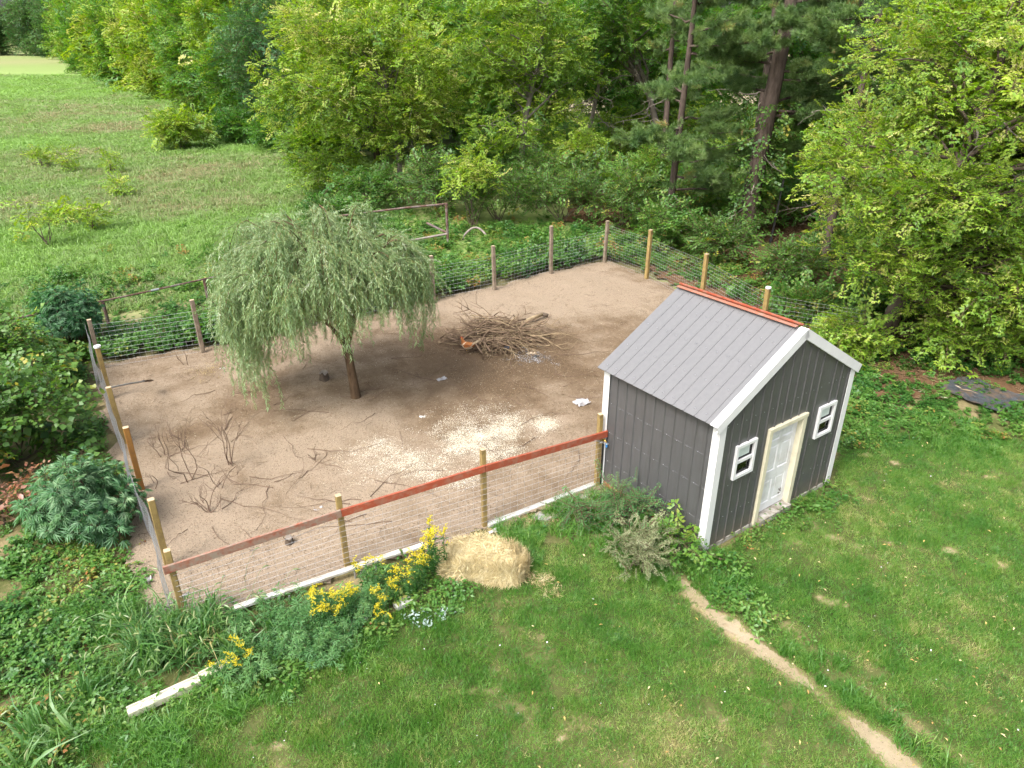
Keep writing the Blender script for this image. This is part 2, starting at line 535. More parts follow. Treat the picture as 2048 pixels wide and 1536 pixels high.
# the ground as one sheet to the horizon, finer towards the place itself
gx = np.concatenate([-np.geomspace(1500, 60, 14), np.arange(-58, 59, 2.0), np.geomspace(60, 1500, 14)])
gy = np.concatenate([[-60, -30, -15], np.arange(-10, 120, 2.0), np.geomspace(121, 2500, 24)])
GX, GY = np.meshgrid(gx, gy)
GV = np.stack([GX, GY, np.full(GX.shape, -0.04) + np.where((GY > 26) & (GX < -2), 0.10 * nz(GX, GY, .3, 44) - .1, 0)], -1).reshape(-1, 3)
GI = np.arange(GX.size).reshape(GX.shape)
GQ = np.stack([GI[:-1, :-1], GI[:-1, 1:], GI[1:, 1:], GI[1:, :-1]], -1).reshape(-1, 4)
gm = mk_mesh('meadow_ground', GV, GQ, 'meadow_soil', smooth=True)
gm.attributes.new('mask', 'FLOAT', 'POINT').data.foreach_set('value', meadow_tint(GV[:, 0], GV[:, 1]).astype(np.float32))
link('meadow_ground', gm, kind='structure')
sheet('lawn', -10, 18, -2, 16, 0.09, 'lawn_soil', lambda x, y: 0.008 * nz(x, y, 1.5, 51) + 0.004 * nz(x, y, 9, 52), keep=lambda x, y: y < 15.2 + 0.4 * nz(x, y, 1, 53), mask=dryness)
sheet('dirt_yard', -12, 10.8, 7, 28, 0.075, 'sand', yard_z, keep=lambda x, y: sdist(x, y, PEN) > -0.12 + 0.22 * nz(x, y, 2.2, 54) + 0.08 * nz(x, y, 8, 55), mask=mulchness)
sheet('dirt_path', 2, 9, 3, 9.6, 0.03, 'path_earth', lambda x, y: 0.018 + 0.003 * nz(x, y, 8, 56), keep=lambda x, y: (seg_dist(x, y, TRACK) < 0.12 + .05 * (y < 7.6) + 0.06 * nz(x, y, 2.2, 9) + 0.06 * nz(x, y, 9, 57) + .09 * nz(x, y, 26, 59)) & (dryness(x, y) > 0.68), mask=lambda x, y: 0.5 + 0.5 * nz(x, y, 3, 58))
FOREST = np.array([(2.2, 29.5), (4.0, 27.2), (7.0, 22.2), (7.9, 19.4), (6.6, 16.0), (7.4, 14.9), (11, 15.0), (14, 14.9), (40, 14.5), (70, 60), (40, 80), (12, 80), (6, 60), (3, 40)])
sheet('forest_floor', 0, 72, 14, 82, 0.35, 'needle_litter', lambda x, y: 0.028 + 0.015 * nz(x, y, .5, 61), keep=lambda x, y: sdist(x, y, FOREST) > 0.3 * nz(x, y, .8, 62))
sheet('stubble_field', 6, 400, 66, 420, 6.0, 'stubble', lambda x, y: 0.05 + 0 * x, keep=lambda x, y: (x > 4 + (y - 66) * .05) & (sdist(x, y, FOREST) < -1))

# ------------------------------------------------------------------ leaf materials
leafmat('leaf_boxelder', [(0.0, lin(0.084, 0.179, 0.022)), (0.35, lin(0.179, 0.314, 0.036)), (0.65, lin(0.347, 0.482, 0.056)), (0.86, lin(0.515, 0.560, 0.095)), (1.0, lin(0.717, 0.672, 0.269))], transl=.45, gloss=.03)
leafmat('leaf_green', [(0.0, lin(0.050, 0.146, 0.028)), (0.4, lin(0.112, 0.246, 0.039)), (0.75, lin(0.213, 0.347, 0.050)), (1.0, lin(0.381, 0.403, 0.067))], transl=.45, gloss=.03)
leafmat('leaf_blue', [(0.0, lin(.045, .12, .04)), (0.5, lin(.09, .19, .06)), (1.0, lin(.16, .25, .065))], transl=.4, gloss=.03)
leafmat('leaf_dark', [(0.0, lin(.05, .12, .024)), (0.5, lin(.11, .205, .038)), (0.85, lin(.20, .31, .05)), (1.0, lin(.40, .38, .06))], transl=.4, gloss=0.03)
leafmat('leaf_bramble', [(0.0, lin(.055, .15, .025)), (0.4, lin(.12, .245, .04)), (0.75, lin(.22, .33, .06)), (0.93, lin(.38, .36, .08)), (1.0, lin(.40, .18, .06))], transl=.4, gloss=0.035)
leafmat('leaf_willow', [(0.0, lin(0.149, 0.259, 0.086)), (0.45, lin(0.259, 0.397, 0.149)), (0.8, lin(0.425, 0.552, 0.276)), (1.0, lin(0.690, 0.770, 0.575))], transl=0.35, gloss=0.05)
leafmat('leaf_hemp', [(0.0, lin(0.043, 0.142, 0.048)), (0.45, lin(0.104, 0.237, 0.081)), (0.8, lin(0.209, 0.342, 0.142)), (1.0, lin(0.342, 0.437, 0.218))], transl=0.35, gloss=0.04)
leafmat('leaf_pale', [(0.0, lin(.15, .21, .09)), (0.5, lin(.27, .31, .15)), (1.0, lin(.44, .46, .28))], transl=0.3, gloss=.02)
leafmat('leaf_feather', [(0.0, lin(.06, .17, .05)), (0.5, lin(.12, .26, .075)), (1.0, lin(.22, .34, .10))], transl=0.35, gloss=.03)
leafmat('leaf_red', [(0.0, lin(.20, .14, .04)), (0.5, lin(.42, .17, .10)), (1.0, lin(.56, .38, .28))])
leafmat('leaf_silver', [(0.0, lin(0.297, 0.340, 0.281)), (1.0, lin(0.527, 0.561, 0.510))], transl=0.2)
leafmat('needle', [(0.0, lin(.09, .18, .05)), (0.45, lin(.18, .29, .08)), (0.85, lin(.29, .38, .11)), (1.0, lin(.46, .28, .09))], transl=0.3, gloss=0.04)
leafmat('lawn_blade', [(0.0, lin(0.079, 0.220, 0.030)), (0.4, lin(0.159, 0.323, 0.049)), (0.7, lin(0.305, 0.415, 0.091)), (1.0, lin(0.586, 0.512, 0.244))], transl=0.4, gloss=0.03)
leafmat('meadow_blade', [(0.0, lin(.40, .34, .19)), (0.3, lin(.35, .36, .16)), (0.6, lin(.28, .37, .11)), (1.0, lin(.33, .46, .12))], transl=0.4, gloss=0.02)
leafmat('broad_blade', [(0.0, lin(.08, .19, .045)), (0.5, lin(.16, .29, .075)), (0.85, lin(.27, .37, .11)), (1.0, lin(.48, .43, .18))], transl=0.4, gloss=0.04)
leafmat('seed_head', [(0.0, lin(.30, .33, .13)), (1.0, lin(.48, .43, .20))], transl=0.2)
leafmat('flower_yellow', [(0.0, lin(.66, .56, .012)), (1.0, lin(.84, .76, .03))], transl=0.2)
bitmat('straw_bit', [(0.0, lin(0.399, 0.299, 0.130)), (0.5, lin(0.639, 0.519, 0.270)), (1.0, lin(0.797, 0.699, 0.440))])
bitmat('chip_bit', [(0.0, lin(0.060, 0.038, 0.021)), (0.5, lin(0.187, 0.119, 0.064)), (0.85, lin(0.357, 0.264, 0.153)), (1.0, lin(0.527, 0.468, 0.357))])
bitmat('grain_bit', [(0.0, lin(.55, .43, .25)), (0.35, lin(.76, .69, .52)), (1.0, lin(.88, .85, .75))])
bitmat('ash_bit', [(0.0, lin(0.080, 0.080, 0.088)), (0.5, lin(0.275, 0.270, 0.268)), (1.0, lin(0.55, 0.54, 0.53))])
bitmat('litter_leaf', [(0.0, lin(.30, .17, .06)), (0.5, lin(.52, .40, .12)), (1.0, lin(.66, .55, .30))])
bitmat('petal_white', [(0.0, lin(0.585, 0.585, 0.612)), (1.0, lin(0.765, 0.765, 0.765))])
plain('bark', lin(.16, .125, .095), lin(.085, .065, .05), 5, .95, 0.8, 18, (1, 1, .25), .1)
plain('bark_grey', lin(.27, .24, .20), lin(.14, .12, .10), 5, .95, 0.8, 18, (1, 1, .25), .1)
plain('bark_pine', lin(.15, .115, .095), lin(.06, .045, .038), 6, .95, 1.0, 14, (1, 1, .3), .1)
plain('bark_willow', lin(.17, .115, .07), lin(.065, .042, .026), 11, .95, 1.0, 22, (1, 1, .25), .1)
plain('twig', lin(.16, .12, .07), lin(.10, .07, .04), 8, .9)
plain('twig_willow', lin(.36, .31, .11), lin(.22, .20, .07), 8, .8)
plain('dead_twig', lin(.20, .135, .095), lin(.11, .07, .05), 9, .9)
plain('dead_pale', lin(.42, .33, .20), lin(.28, .20, .115), 7, .85, .3)
plain('dead_brown', lin(.27, .19, .125), lin(.15, .10, .065), 7, .9, .3)
plain('dead_grey', lin(.30, .26, .22), lin(.17, .14, .115), 7, .9, .3)

# ------------------------------------------------------------------ plant prototypes (shared geometry)
def blades(rng, n, rad, h0, h1, w, lean, mat, name, tris=1):
    a, r = rng.uniform(0, 6.283, n), rad * np.sqrt(rng.rand(n))
    B = np.stack([r * np.cos(a), r * np.sin(a), np.full(n, -0.005)], 1)
    h = rng.uniform(h0, h1, n)
    la = rng.uniform(0, 6.283, n); lm = lean * rng.rand(n) ** .7 * h
    T = B + np.stack([np.cos(la) * lm, np.sin(la) * lm, h], 1)
    sa = rng.uniform(0, 6.283, n)
    S = np.stack([np.cos(sa), np.sin(sa), 0 * sa], 1) * (w * rng.uniform(.6, 1.2, n) / 2)[:, None]
    if tris == 1:
        V = np.stack([B - S, B + S, T], 1).reshape(-1, 3)
        return mk_mesh(name, V, np.arange(3 * n).reshape(n, 3), mat)
    Mi = B * .45 + T * .55; Mi[:, 2] = B[:, 2] + h * .75
    Tt = T + (T - B) * [.7, .7, 0]; Tt[:, 2] = h * rng.uniform(.55, .95, n)
    V = np.stack([B - S, B + S, Mi + S * .9, Mi - S * .9, Tt], 1).reshape(-1, 3)
    i = np.arange(n)[:, None] * 5
    Fc = np.stack([i + [[0, 1, 2]], i + [[0, 2, 3]], i + [[3, 2, 4]]], 1).reshape(-1, 3)
    return mk_mesh(name, V, Fc, mat)

R0 = np.random.RandomState(5)
for k in range(4):
    proto(f'lawn{k}', blades(R0, 80, .15, .022, .065, .0085, 1.2, 'lawn_blade', 'lawn_tuft'))
for k in range(3):
    proto(f'tuft{k}', blades(R0, 60, .12, .10, .22, .010, .9, 'lawn_blade', 'grass_tuft', 2))
    proto(f'meadow{k}', blades(R0, 46, .34, .14, .36, .030, .8, 'meadow_blade', 'meadow_tuft', 2))
    proto(f'broad{k}', blades(R0, 16, .10, .30, .62, .028, .75, 'broad_blade', 'broad_tuft', 2))

def sprig(name, seed, L, nodes, leaflets, ll, lw, lm, tm, spread=1.0, petiole=.06, droop=.15, tilt=.5, tw=.003):
    """a twig along +X that carries compound leaves; leaflets per leaf"""
    r = np.random.RandomState(seed)
    B, D, N_, Ls, Ws, TA, TB, TW = [], [], [], [], [], [np.zeros(3)], [np.array([L, 0, -L * droop])], [tw * 1.6]
    for i in range(nodes):
        t = (i + .6) / nodes
        p = np.array([L * t, 0, -L * droop * t * t])
        for s in ((1, -1) if i < nodes - 1 else (1, -1, 0)):
            az = s * r.uniform(.6, 1.25) * spread
            d = np.array([math.cos(az), math.sin(az), r.uniform(-.35, .45)]); d /= np.linalg.norm(d)
            q = p + d * petiole * r.uniform(.6, 1.4)
            TA.append(p); TB.append(q); TW.append(tw)
            for j in range(leaflets):
                a2 = 0 if leaflets == 1 else (j - (leaflets - 1) / 2) * (1.9 / max(1, leaflets - 1)) + r.uniform(-.2, .2)
                ca, sa = math.cos(a2), math.sin(a2)
                dd = np.array([d[0] * ca - d[1] * sa, d[0] * sa + d[1] * ca, d[2] - r.uniform(0, .5) * droop * 3])
                nn = np.array([r.uniform(-tilt, tilt), r.uniform(-tilt, tilt), 1.0])
                B.append(q); D.append(dd); N_.append(nn); k = r.uniform(.7, 1.2); Ls.append(ll * k); Ws.append(lw * k)
    return proto(name, mesh_leaf_twig(name, leaf_arrays(B, D, N_, Ls, Ws), twig_tris(TA, TB, TW), lm, tm))

for k in range(3):
    sprig(f'boxelder{k}', 100 + k, .42, 5, 3, .085, .042, 'leaf_boxelder', 'twig', droop=.3)
    sprig(f'green{k}', 110 + k, .42, 6, 2, .085, .05, 'leaf_green', 'twig')
    sprig(f'blue{k}', 120 + k, .40, 7, 2, .075, .038, 'leaf_blue', 'twig')
    sprig(f'dark{k}', 130 + k, .36, 7, 1, .075, .05, 'leaf_dark', 'twig', petiole=.03)
    sprig(f'bramble{k}', 140 + k, .30, 4, 3, .070, .048, 'leaf_bramble', 'twig', droop=.2)
    sprig(f'vine{k}', 150 + k, .40, 5, 1, .13, .125, 'leaf_dark', 'twig', petiole=.07, droop=.3)
    sprig(f'fine{k}', 160 + k, .34, 10, 2, .035, .011, 'leaf_feather', 'twig', petiole=.02)
    sprig(f'pale{k}', 170 + k, .24, 9, 2, .040, .018, 'leaf_pale', 'twig', petiole=.02, tilt=.9)
    sprig(f'red{k}', 180 + k, .30, 5, 1, .09, .06, 'leaf_red', 'twig')

def upright(name, seed, h, leaves, ll, lw, lm, leaflets=1, stems=3, rad=.08):
    """small leafy herb: upright stems with leaves facing the sky"""
    r = np.random.RandomState(seed)
    B, D, N_, Ls, Ws, TA, TB, TW = [], [], [], [], [], [], [], []
    for s in range(stems):
        b = np.array([r.normal(0, rad), r.normal(0, rad), 0]); tip = b + np.array([r.normal(0, h * .35), r.normal(0, h * .35), h * r.uniform(.6, 1)])
        TA.append(b); TB.append(tip); TW.append(.003)
        for i in range(leaves):
            t = r.uniform(.2, 1) ** .7
            p = b + (tip - b) * t; a = r.uniform(0, 6.283)
            q = p + np.array([math.cos(a), math.sin(a), .25]) * .05 * r.rand()
            for j in range(leaflets):
                a2 = a + (j - (leaflets - 1) / 2) * 1.0
                B.append(q); D.append([math.cos(a2), math.sin(a2), r.uniform(-.3, .35)]); N_.append([r.uniform(-.5, .5), r.uniform(-.5, .5), 1]); k = r.uniform(.6, 1.2); Ls.append(ll * k); Ws.append(lw * k)
    return proto(name, mesh_leaf_twig(name, leaf_arrays(B, D, N_, Ls, Ws), twig_tris(TA, TB, TW), lm, 'twig'))

for k in range(3):
    upright(f'herb{k}', 200 + k, .32, 9, .065, .045, 'leaf_bramble', 3, 4, .10)
    upright(f'weed{k}', 210 + k, .16, 8, .06, .035, 'leaf_bramble', 1, 4, .07)
    upright(f'feather{k}', 220 + k, .38, 26, .06, .012, 'leaf_feather', 2, 4, .07)
    upright(f'silver{k}', 230 + k, .10, 4, .06, .04, 'leaf_silver', 1, 2, .05)

def palmate(name, seed, lm, ll=.16, lw=.027, n=8):
    """a shoot tip with palmate leaves of seven narrow leaflets"""
    r = np.random.RandomState(seed)
    B, D, N_, Ls, Ws, TA, TB, TW = [], [], [], [], [], [np.array([0, 0, -.25])], [np.array([0, 0, .05])], [.004]
    for i in range(n):
        a = i * 2.4 + r.uniform(-.3, .3); t = i / n
        el = .9 - 1.25 * t + r.uniform(-.15, .15)
        d = np.array([math.cos(a) * math.cos(el), math.sin(a) * math.cos(el), math.sin(el)])
        p = np.array([0, 0, .05 - .22 * t]); q = p + d * (.02 + .08 * t)
        TA.append(p); TB.append(q); TW.append(.0025)
        s = np.cross(d, [0, 0, 1.0]); s /= np.linalg.norm(s); up = np.cross(s, d)
        sz = .55 + .55 * t
        for j in range(7):
            a2 = (j - 3) * .42 + r.uniform(-.08, .08)
            B.append(q); D.append(d * math.cos(a2) + s * math.sin(a2) - up * .25); N_.append(up + .3 * r.randn(3)); k = (1 - .16 * abs(j - 3)) * sz; Ls.append(ll * k); Ws.append(lw * k)
    return proto(name, mesh_leaf_twig(name, leaf_arrays(B, D, N_, Ls, Ws, droop=.2), twig_tris(TA, TB, TW), lm, 'twig'))
for k in range(3):
    palmate(f'hemp{k}', 240 + k, 'leaf_hemp')

def needles(name, seed):
    r = np.random.RandomState(seed)
    B, D, N_, Ls, Ws = [], [], [], [], []
    for c in range(7):
        p = np.array([.10 + .07 * c, r.normal(0, .03), r.normal(0, .03)])
        for j in range(26):
            d = rand_unit(r, 1)[0] * [.8, 1, 1] + [.75, 0, .15]
            B.append(p); D.append(d); N_.append(r.randn(3)); Ls.append(r.uniform(.13, .22)); Ws.append(.012)
    return proto(name, mesh_leaf_twig(name, leaf_arrays(B, D, N_, Ls, Ws, 0, .1), twig_tris([[0, 0, 0]], [[.55, 0, 0]], [.008]), 'needle', 'bark_pine'))
for k in range(3):
    needles(f'needle{k}', 250 + k)

def willow_strand(name, seed, L):
    """a hanging shoot with long narrow leaves"""
    r = np.random.RandomState(seed)
    n = int(L * 62)
    pts = [np.zeros(3)]
    d = np.array([.5, 0, .1])
    seg = 10
    for i in range(seg):
        d = d * [.62, .6, 1] + [r.normal(0, .04), r.normal(0, .05), -.38]; d[2] = max(d[2], -1.2)
        pts.append(pts[-1] + d / np.linalg.norm(d) * L / seg)
    pts = np.array(pts)
    B, D, N_, Ls, Ws = [], [], [], [], []
    for i in range(n):
        t = (i + .5) / n * seg; k = int(t); p = pts[k] + (pts[k + 1] - pts[k]) * (t - k)
        a = r.uniform(0, 6.283)
        B.append(p); D.append([math.cos(a) * .75, math.sin(a) * .75, -.75 + r.uniform(-.3, .35)]); N_.append([math.cos(a) * .6 + r.normal(0, .4), math.sin(a) * .6 + r.normal(0, .4), .7]); k2 = r.uniform(.75, 1.2); Ls.append(.092 * k2); Ws.append(.0135 * k2)
    return proto(name, mesh_leaf_twig(name, leaf_arrays(B, D, N_, Ls, Ws, .05, .12, .4), twig_tris(pts[:-1], pts[1:], np.full(seg, .003)), 'leaf_willow', 'twig_willow'))
for k, L in enumerate((.45, .65, .85, 1.05)):
    willow_strand(f'strand{k}', 260 + k, L)

def bits(name, seed, n, rad, l, w, mat, curl=.2, flat=.25):
    r = np.random.RandomState(seed)
    B = np.stack([r.normal(0, rad, n), r.normal(0, rad, n), r.uniform(.004, .012, n)], 1)
    a = r.uniform(0, 6.283, n)
    D = np.stack([np.cos(a), np.sin(a), r.uniform(-.05, flat, n)], 1)
    N_ = np.stack([r.normal(0, .3, n), r.normal(0, .3, n), np.ones(n)], 1)
    V, Fc = leaf_arrays(B, D, N_, l * r.uniform(.5, 1.3, n), w * r.uniform(.6, 1.3, n), curl, 0, .5)
    return proto(name, mk_mesh(name, V, Fc, mat))
for k in range(3):
    bits(f'chip{k}', 300 + k, 14, .11, .035, .010, 'chip_bit')
    bits(f'twiglet{k}', 306 + k, 3, .10, .22, .007, 'chip_bit', .03, .08)
    bits(f'grain{k}', 312 + k, 30, .07, .014, .010, 'grain_bit')
    bits(f'straw{k}', 318 + k, 22, .05, .12, .005, 'straw_bit', .05, .5)
    bits(f'balestraw{k}', 348 + k, 18, .05, .16, .0075, 'straw_bit', .04, .2)
    bits(f'ash{k}', 324 + k, 12, .06, .035, .02, 'ash_bit', .3, .6)
    bits(f'fallen{k}', 330 + k, 1, .02, .06, .028, 'litter_leaf', .4, .2)
    bits(f'white{k}', 336 + k, 1, .02, .026, .02, 'petal_white', .4, .4)
    bits(f'needlelitter{k}', 342 + k, 26, .25, .16, .012, 'chip_bit', .05, .15)

# ------------------------------------------------------------------ the shed
def metal_mat(name, c1, c2, rough, spec=.5, streak=None, mud=None):
    m, nt, out = new_mat(name)
    p = nt.nodes.new('ShaderNodeBsdfPrincipled')
    tc = nt.nodes.new('ShaderNodeTexCoord')
    mp = nd(nt, 'ShaderNodeMapping', Scale=(6, 6, .5))
    nt.links.new(tc.outputs['Object'], mp.inputs['Vector'])
    r = ramp(nt, [(.35, c1), (.7, c2)], noise(nt, mp.outputs[0], 2.5, 7, .7))
    c = r.outputs[0]
    if streak:
        k = ramp(nt, [(.60, (0, 0, 0, 1)), (.80, (1, 1, 1, 1))], noise(nt, tc.outputs['Object'], 3.5, 8, .75))
        c = mixc(nt, k.outputs[0], c, streak)
    if mud:
        sx = nt.nodes.new('ShaderNodeSeparateXYZ'); nt.links.new(tc.outputs['Object'], sx.inputs[0])
        mr = nd(nt, 'ShaderNodeMapRange'); mr.inputs[1].default_value, mr.inputs[2].default_value, mr.inputs[3].default_value, mr.inputs[4].default_value = .05, .45, .62, 0
        nt.links.new(sx.outputs[2], mr.inputs[0])
        ml = nd(nt, 'ShaderNodeMath', operation='MULTIPLY'); nt.links.new(mr.outputs[0], ml.inputs[0]); nt.links.new(noise(nt, tc.outputs['Object'], 9, 6, .75), ml.inputs[1])
        c = mixc(nt, ml.outputs[0], c, mud)
    nt.links.new(c, p.inputs['Base Color'])
    rr = ramp(nt, [(.3, (rough - .1,) * 3 + (1,)), (.7, (rough + .12,) * 3 + (1,))], noise(nt, tc.outputs['Object'], 5, 5, .6))
    nt.links.new(rr.outputs[0], p.inputs['Roughness'])
    p.inputs['Specular IOR Level'].default_value = spec
    b = nd(nt, 'ShaderNodeBump', Strength=.12, Distance=.01)
    nt.links.new(noise(nt, tc.outputs['Object'], 2.2, 3, .5), b.inputs['Height'])
    nt.links.new(b.outputs[0], p.inputs['Normal'])
    nt.links.new(p.outputs[0], out.inputs[0])
metal_mat('siding', lin(0.092, 0.092, 0.095), lin(0.072, 0.070, 0.070), .42, .5, lin(0.109, 0.103, 0.099), lin(0.239, 0.175, 0.110))
metal_mat('roofing', lin(0.174, 0.174, 0.178), lin(0.155, 0.156, 0.161), .42, .5, lin(0.141, 0.136, 0.132))
plain('white_trim', lin(0.760, 0.760, 0.760), lin(0.684, 0.684, 0.694), 5, .35, .05, dirt=(lin(.58, .55, .50), 2.2, -.25))
plain('red_paint', lin(0.391, 0.089, 0.043), lin(0.306, 0.064, 0.030), 7, .7, .3, 30, (.3, 1, 1), dirt=(lin(0.306, 0.170, 0.119), 9, .15))
plain('red_paint_worn', lin(.36, .10, .05), lin(.28, .075, .04), 7, .8, .4, 30, (.3, 1, 1), dirt=(lin(.30, .23, .18), 7, .65))
plain('orange_paint', lin(0.437, 0.156, 0.094), lin(0.359, 0.117, 0.066), 9, .7, .2, dirt=(lin(0.328, 0.234, 0.187), 9, .2))
plain('cream_paint', lin(0.684, 0.639, 0.477), lin(0.612, 0.567, 0.423), 6, .5, .05, dirt=(lin(.48, .42, .30), 3, -.2))
plain('door_paint', lin(.74, .74, .75), lin(.69, .69, .70), 4, .4, .04, dirt=(lin(.52, .50, .48), 3, .12))
plain('concrete', lin(.55, .53, .49), lin(.42, .40, .36), 9, .9, .4, dirt=(lin(.22, .19, .15), 6, .5))
plain('black_seal', lin(.03, .03, .032), lin(.02, .02, .02), 6, .5)
plain('sticker', lin(.62, .68, .66), lin(.50, .58, .55), 30, .4)
plain('brown_inside', lin(.36, .25, .16), lin(.25, .165, .10), 8, .6, stretch=(1, 1, 4))
plain('zinc', lin(.45, .46, .48), lin(.36, .37, .39), 8, .4, metal=.6)
plain('brass', lin(.62, .40, .10), lin(.5, .31, .08), 8, .35, metal=.7)
plain('dark_hole', lin(.02, .02, .02), lin(.015, .015, .015), 8, .8)
plain('lumber_yellow', lin(0.377, 0.275, 0.102), lin(0.295, 0.205, 0.070), 6, .8, .35, 22, (6, 6, .5), dirt=(lin(0.180, 0.123, 0.057), 5, .25))
plain('lumber_orange', lin(0.344, 0.168, 0.037), lin(0.271, 0.123, 0.029), 6, .75, .3, 22, (6, 6, .5), dirt=(lin(0.180, 0.090, 0.033), 5, .2))
plain('lumber_grey', lin(0.328, 0.271, 0.205), lin(0.221, 0.172, 0.123), 6, .9, .4, 22, (6, 6, .5), dirt=(lin(0.131, 0.098, 0.074), 5, .3))
plain('lumber_end', lin(0.527, 0.425, 0.281), lin(0.425, 0.323, 0.204), 20, .85)
plain('cap_white', lin(.82, .82, .82), lin(.76, .76, .76), 8, .4)
plain('wire_steel', lin(.48, .49, .50), lin(.38, .39, .40), 12, .45, metal=.3)
plain('rust_pipe', lin(.16, .085, .06), lin(.085, .05, .04), 7, .85, .4, dirt=(lin(.24, .22, .21), 4, .15))
plain('pipe_grey', lin(.34, .30, .27), lin(.2, .16, .14), 7, .8, .3)

def glass_mat():
    m, nt, out = new_mat('pane_glass')
    t = nt.nodes.new('ShaderNodeBsdfTransparent'); t.inputs[0].default_value = (.8, .82, .8, 1)
    g = nd(nt, 'ShaderNodeBsdfGlossy', Roughness=.03)
    fr = nd(nt, 'ShaderNodeFresnel', IOR=1.5)
    x = nt.nodes.new('ShaderNodeMixShader')
    ad = nd(nt, 'ShaderNodeMath', operation='ADD'); ad.inputs[1].default_value = .0
    nt.links.new(fr.outputs[0], ad.inputs[0])
    nt.links.new(ad.outputs[0], x.inputs[0]); nt.links.new(t.outputs[0], x.inputs[1]); nt.links.new(g.outputs[0], x.inputs[2])
    nt.links.new(x.outputs[0], out.inputs[0])
glass_mat()

shed = thing('shed', 'dark grey ribbed metal shed with white corner trim, light grey roof and white door', 'shed', (SHED_A[0], SHED_A[1], 0), SHED_YAW)
H_EAVE, H_RIDGE, OV = 2.545, 3.703, 0.149
SLOPE = (H_RIDGE - H_EAVE) / (SW / 2 + OV)
roof_z = lambda u: H_RIDGE - abs(u - SW / 2) * SLOPE
Z0 = 0.05
PITCHR = 0.2286
DOOR = (1.31, 2.364, 2.0)
WINS = [(0.463, 0.985), (2.763, 3.284)]
WZ = (1.335, 1.983)

def siding_strip(face, a0, a1, z0, ztop, rib):
    """one ribbed panel of a wall; face gives the wall's frame (origin, along, out)"""
    o, al, ou = face
    if rib:
        prof = [(a0, 0), (a0 + .010, .019), (a0 + .030, .019), (a0 + .044, 0), (a0 + .044 + (a1 - a0 - .044) / 2, .0), (a1, 0)]
        if a1 - a0 < .08: prof = [(a0, 0), (a1, 0)]
    else:
        prof = [(a0, 0), (a1, 0)]
    V, Fs = [], []
    for k, (a, d) in enumerate(prof):
        for z in (z0, ztop(a)):
            V.append(Vector(o) + Vector(al) * a + Vector(ou) * d + Vector((0, 0, z)))
    for k in range(len(prof) - 1):
        Fs.append((2 * k, 2 * k + 2, 2 * k + 3, 2 * k + 1))
    n = len(V)                                       # thickness: a back skin 1.5 cm inside
    for k, (a, d) in ((0, prof[0]), (1, prof[-1])):
        for z in (z0, ztop(a)):
            V.append(Vector(o) + Vector(al) * a - Vector(ou) * .015 + Vector((0, 0, z)))
    e = 2 * (len(prof) - 1)
    Fs += [(n, n + 1, n + 3, n + 2), (0, 1, n + 1, n), (e, n + 2, n + 3, e + 1)]
    return MB().add(V, Fs).mesh('siding_panel', 'siding')

def wall(face, length, ztop, holes, name):
    w = link(name, None, shed)
    edges = sorted(set([0.0, length] + [round(.06 + PITCHR * k, 4) for k in range(int(length / PITCHR) + 1) if .06 + PITCHR * k < length - .02] + [h for q in holes for h in q[:2]]))
    ribs = set(round(.06 + PITCHR * k, 4) for k in range(40))
    for a0, a1 in zip(edges[:-1], edges[1:]):
        if a1 - a0 < .004: continue
        mid = (a0 + a1) / 2
        cuts = sorted([(q[2], q[3]) for q in holes if q[0] < mid < q[1]])
        z = Z0
        for lo, hi in cuts:
            if lo > z + .01:
                link('siding_panel', siding_strip(face, a0, a1, z, (lambda a, lo=lo: lo), round(a0, 4) in ribs), w)
            z = hi
        link('siding_panel', siding_strip(face, a0, a1, z, ztop, round(a0, 4) in ribs), w)
    return w

F_FRONT = ((0, 0, 0), (1, 0, 0), (0, -1, 0))
F_LEFT = ((0, SL, 0), (0, -1, 0), (-1, 0, 0))
F_RIGHT = ((SW, 0, 0), (0, 1, 0), (1, 0, 0))
F_BACK = ((SW, SL, 0), (-1, 0, 0), (0, 1, 0))
holes = [(DOOR[0] + .06, DOOR[1] - .06, 0.0, DOOR[2] - .06)] + [(a + .05, b - .05, WZ[0] + .05, WZ[1] - .05) for a, b in WINS]
wtop = lambda a: roof_z(a) - .07
wall(F_FRONT, SW, wtop, holes, 'front_wall')
wall(F_LEFT, SL, lambda a: roof_z(0) - .05, [], 'side_wall')
wall(F_RIGHT, SL, lambda a: roof_z(0) - .05, [], 'side_wall')
wall(F_BACK, SW, wtop, [], 'back_wall')
b = MB()
b.box((SW / 2, .008, .03), (SW - .02, .05, .12)); b.box((.008, SL / 2, .03), (.05, SL - .08, .12)); b.box((SW - .008, SL / 2, .03), (.05, SL - .08, .12))
b.build('footing', 'concrete', shed)
MB().bar((-.012, SL - .02, .10), (-.012, SL * .42, .10), .03, .07, bev=.004).build('base_board', 'red_paint', shed)
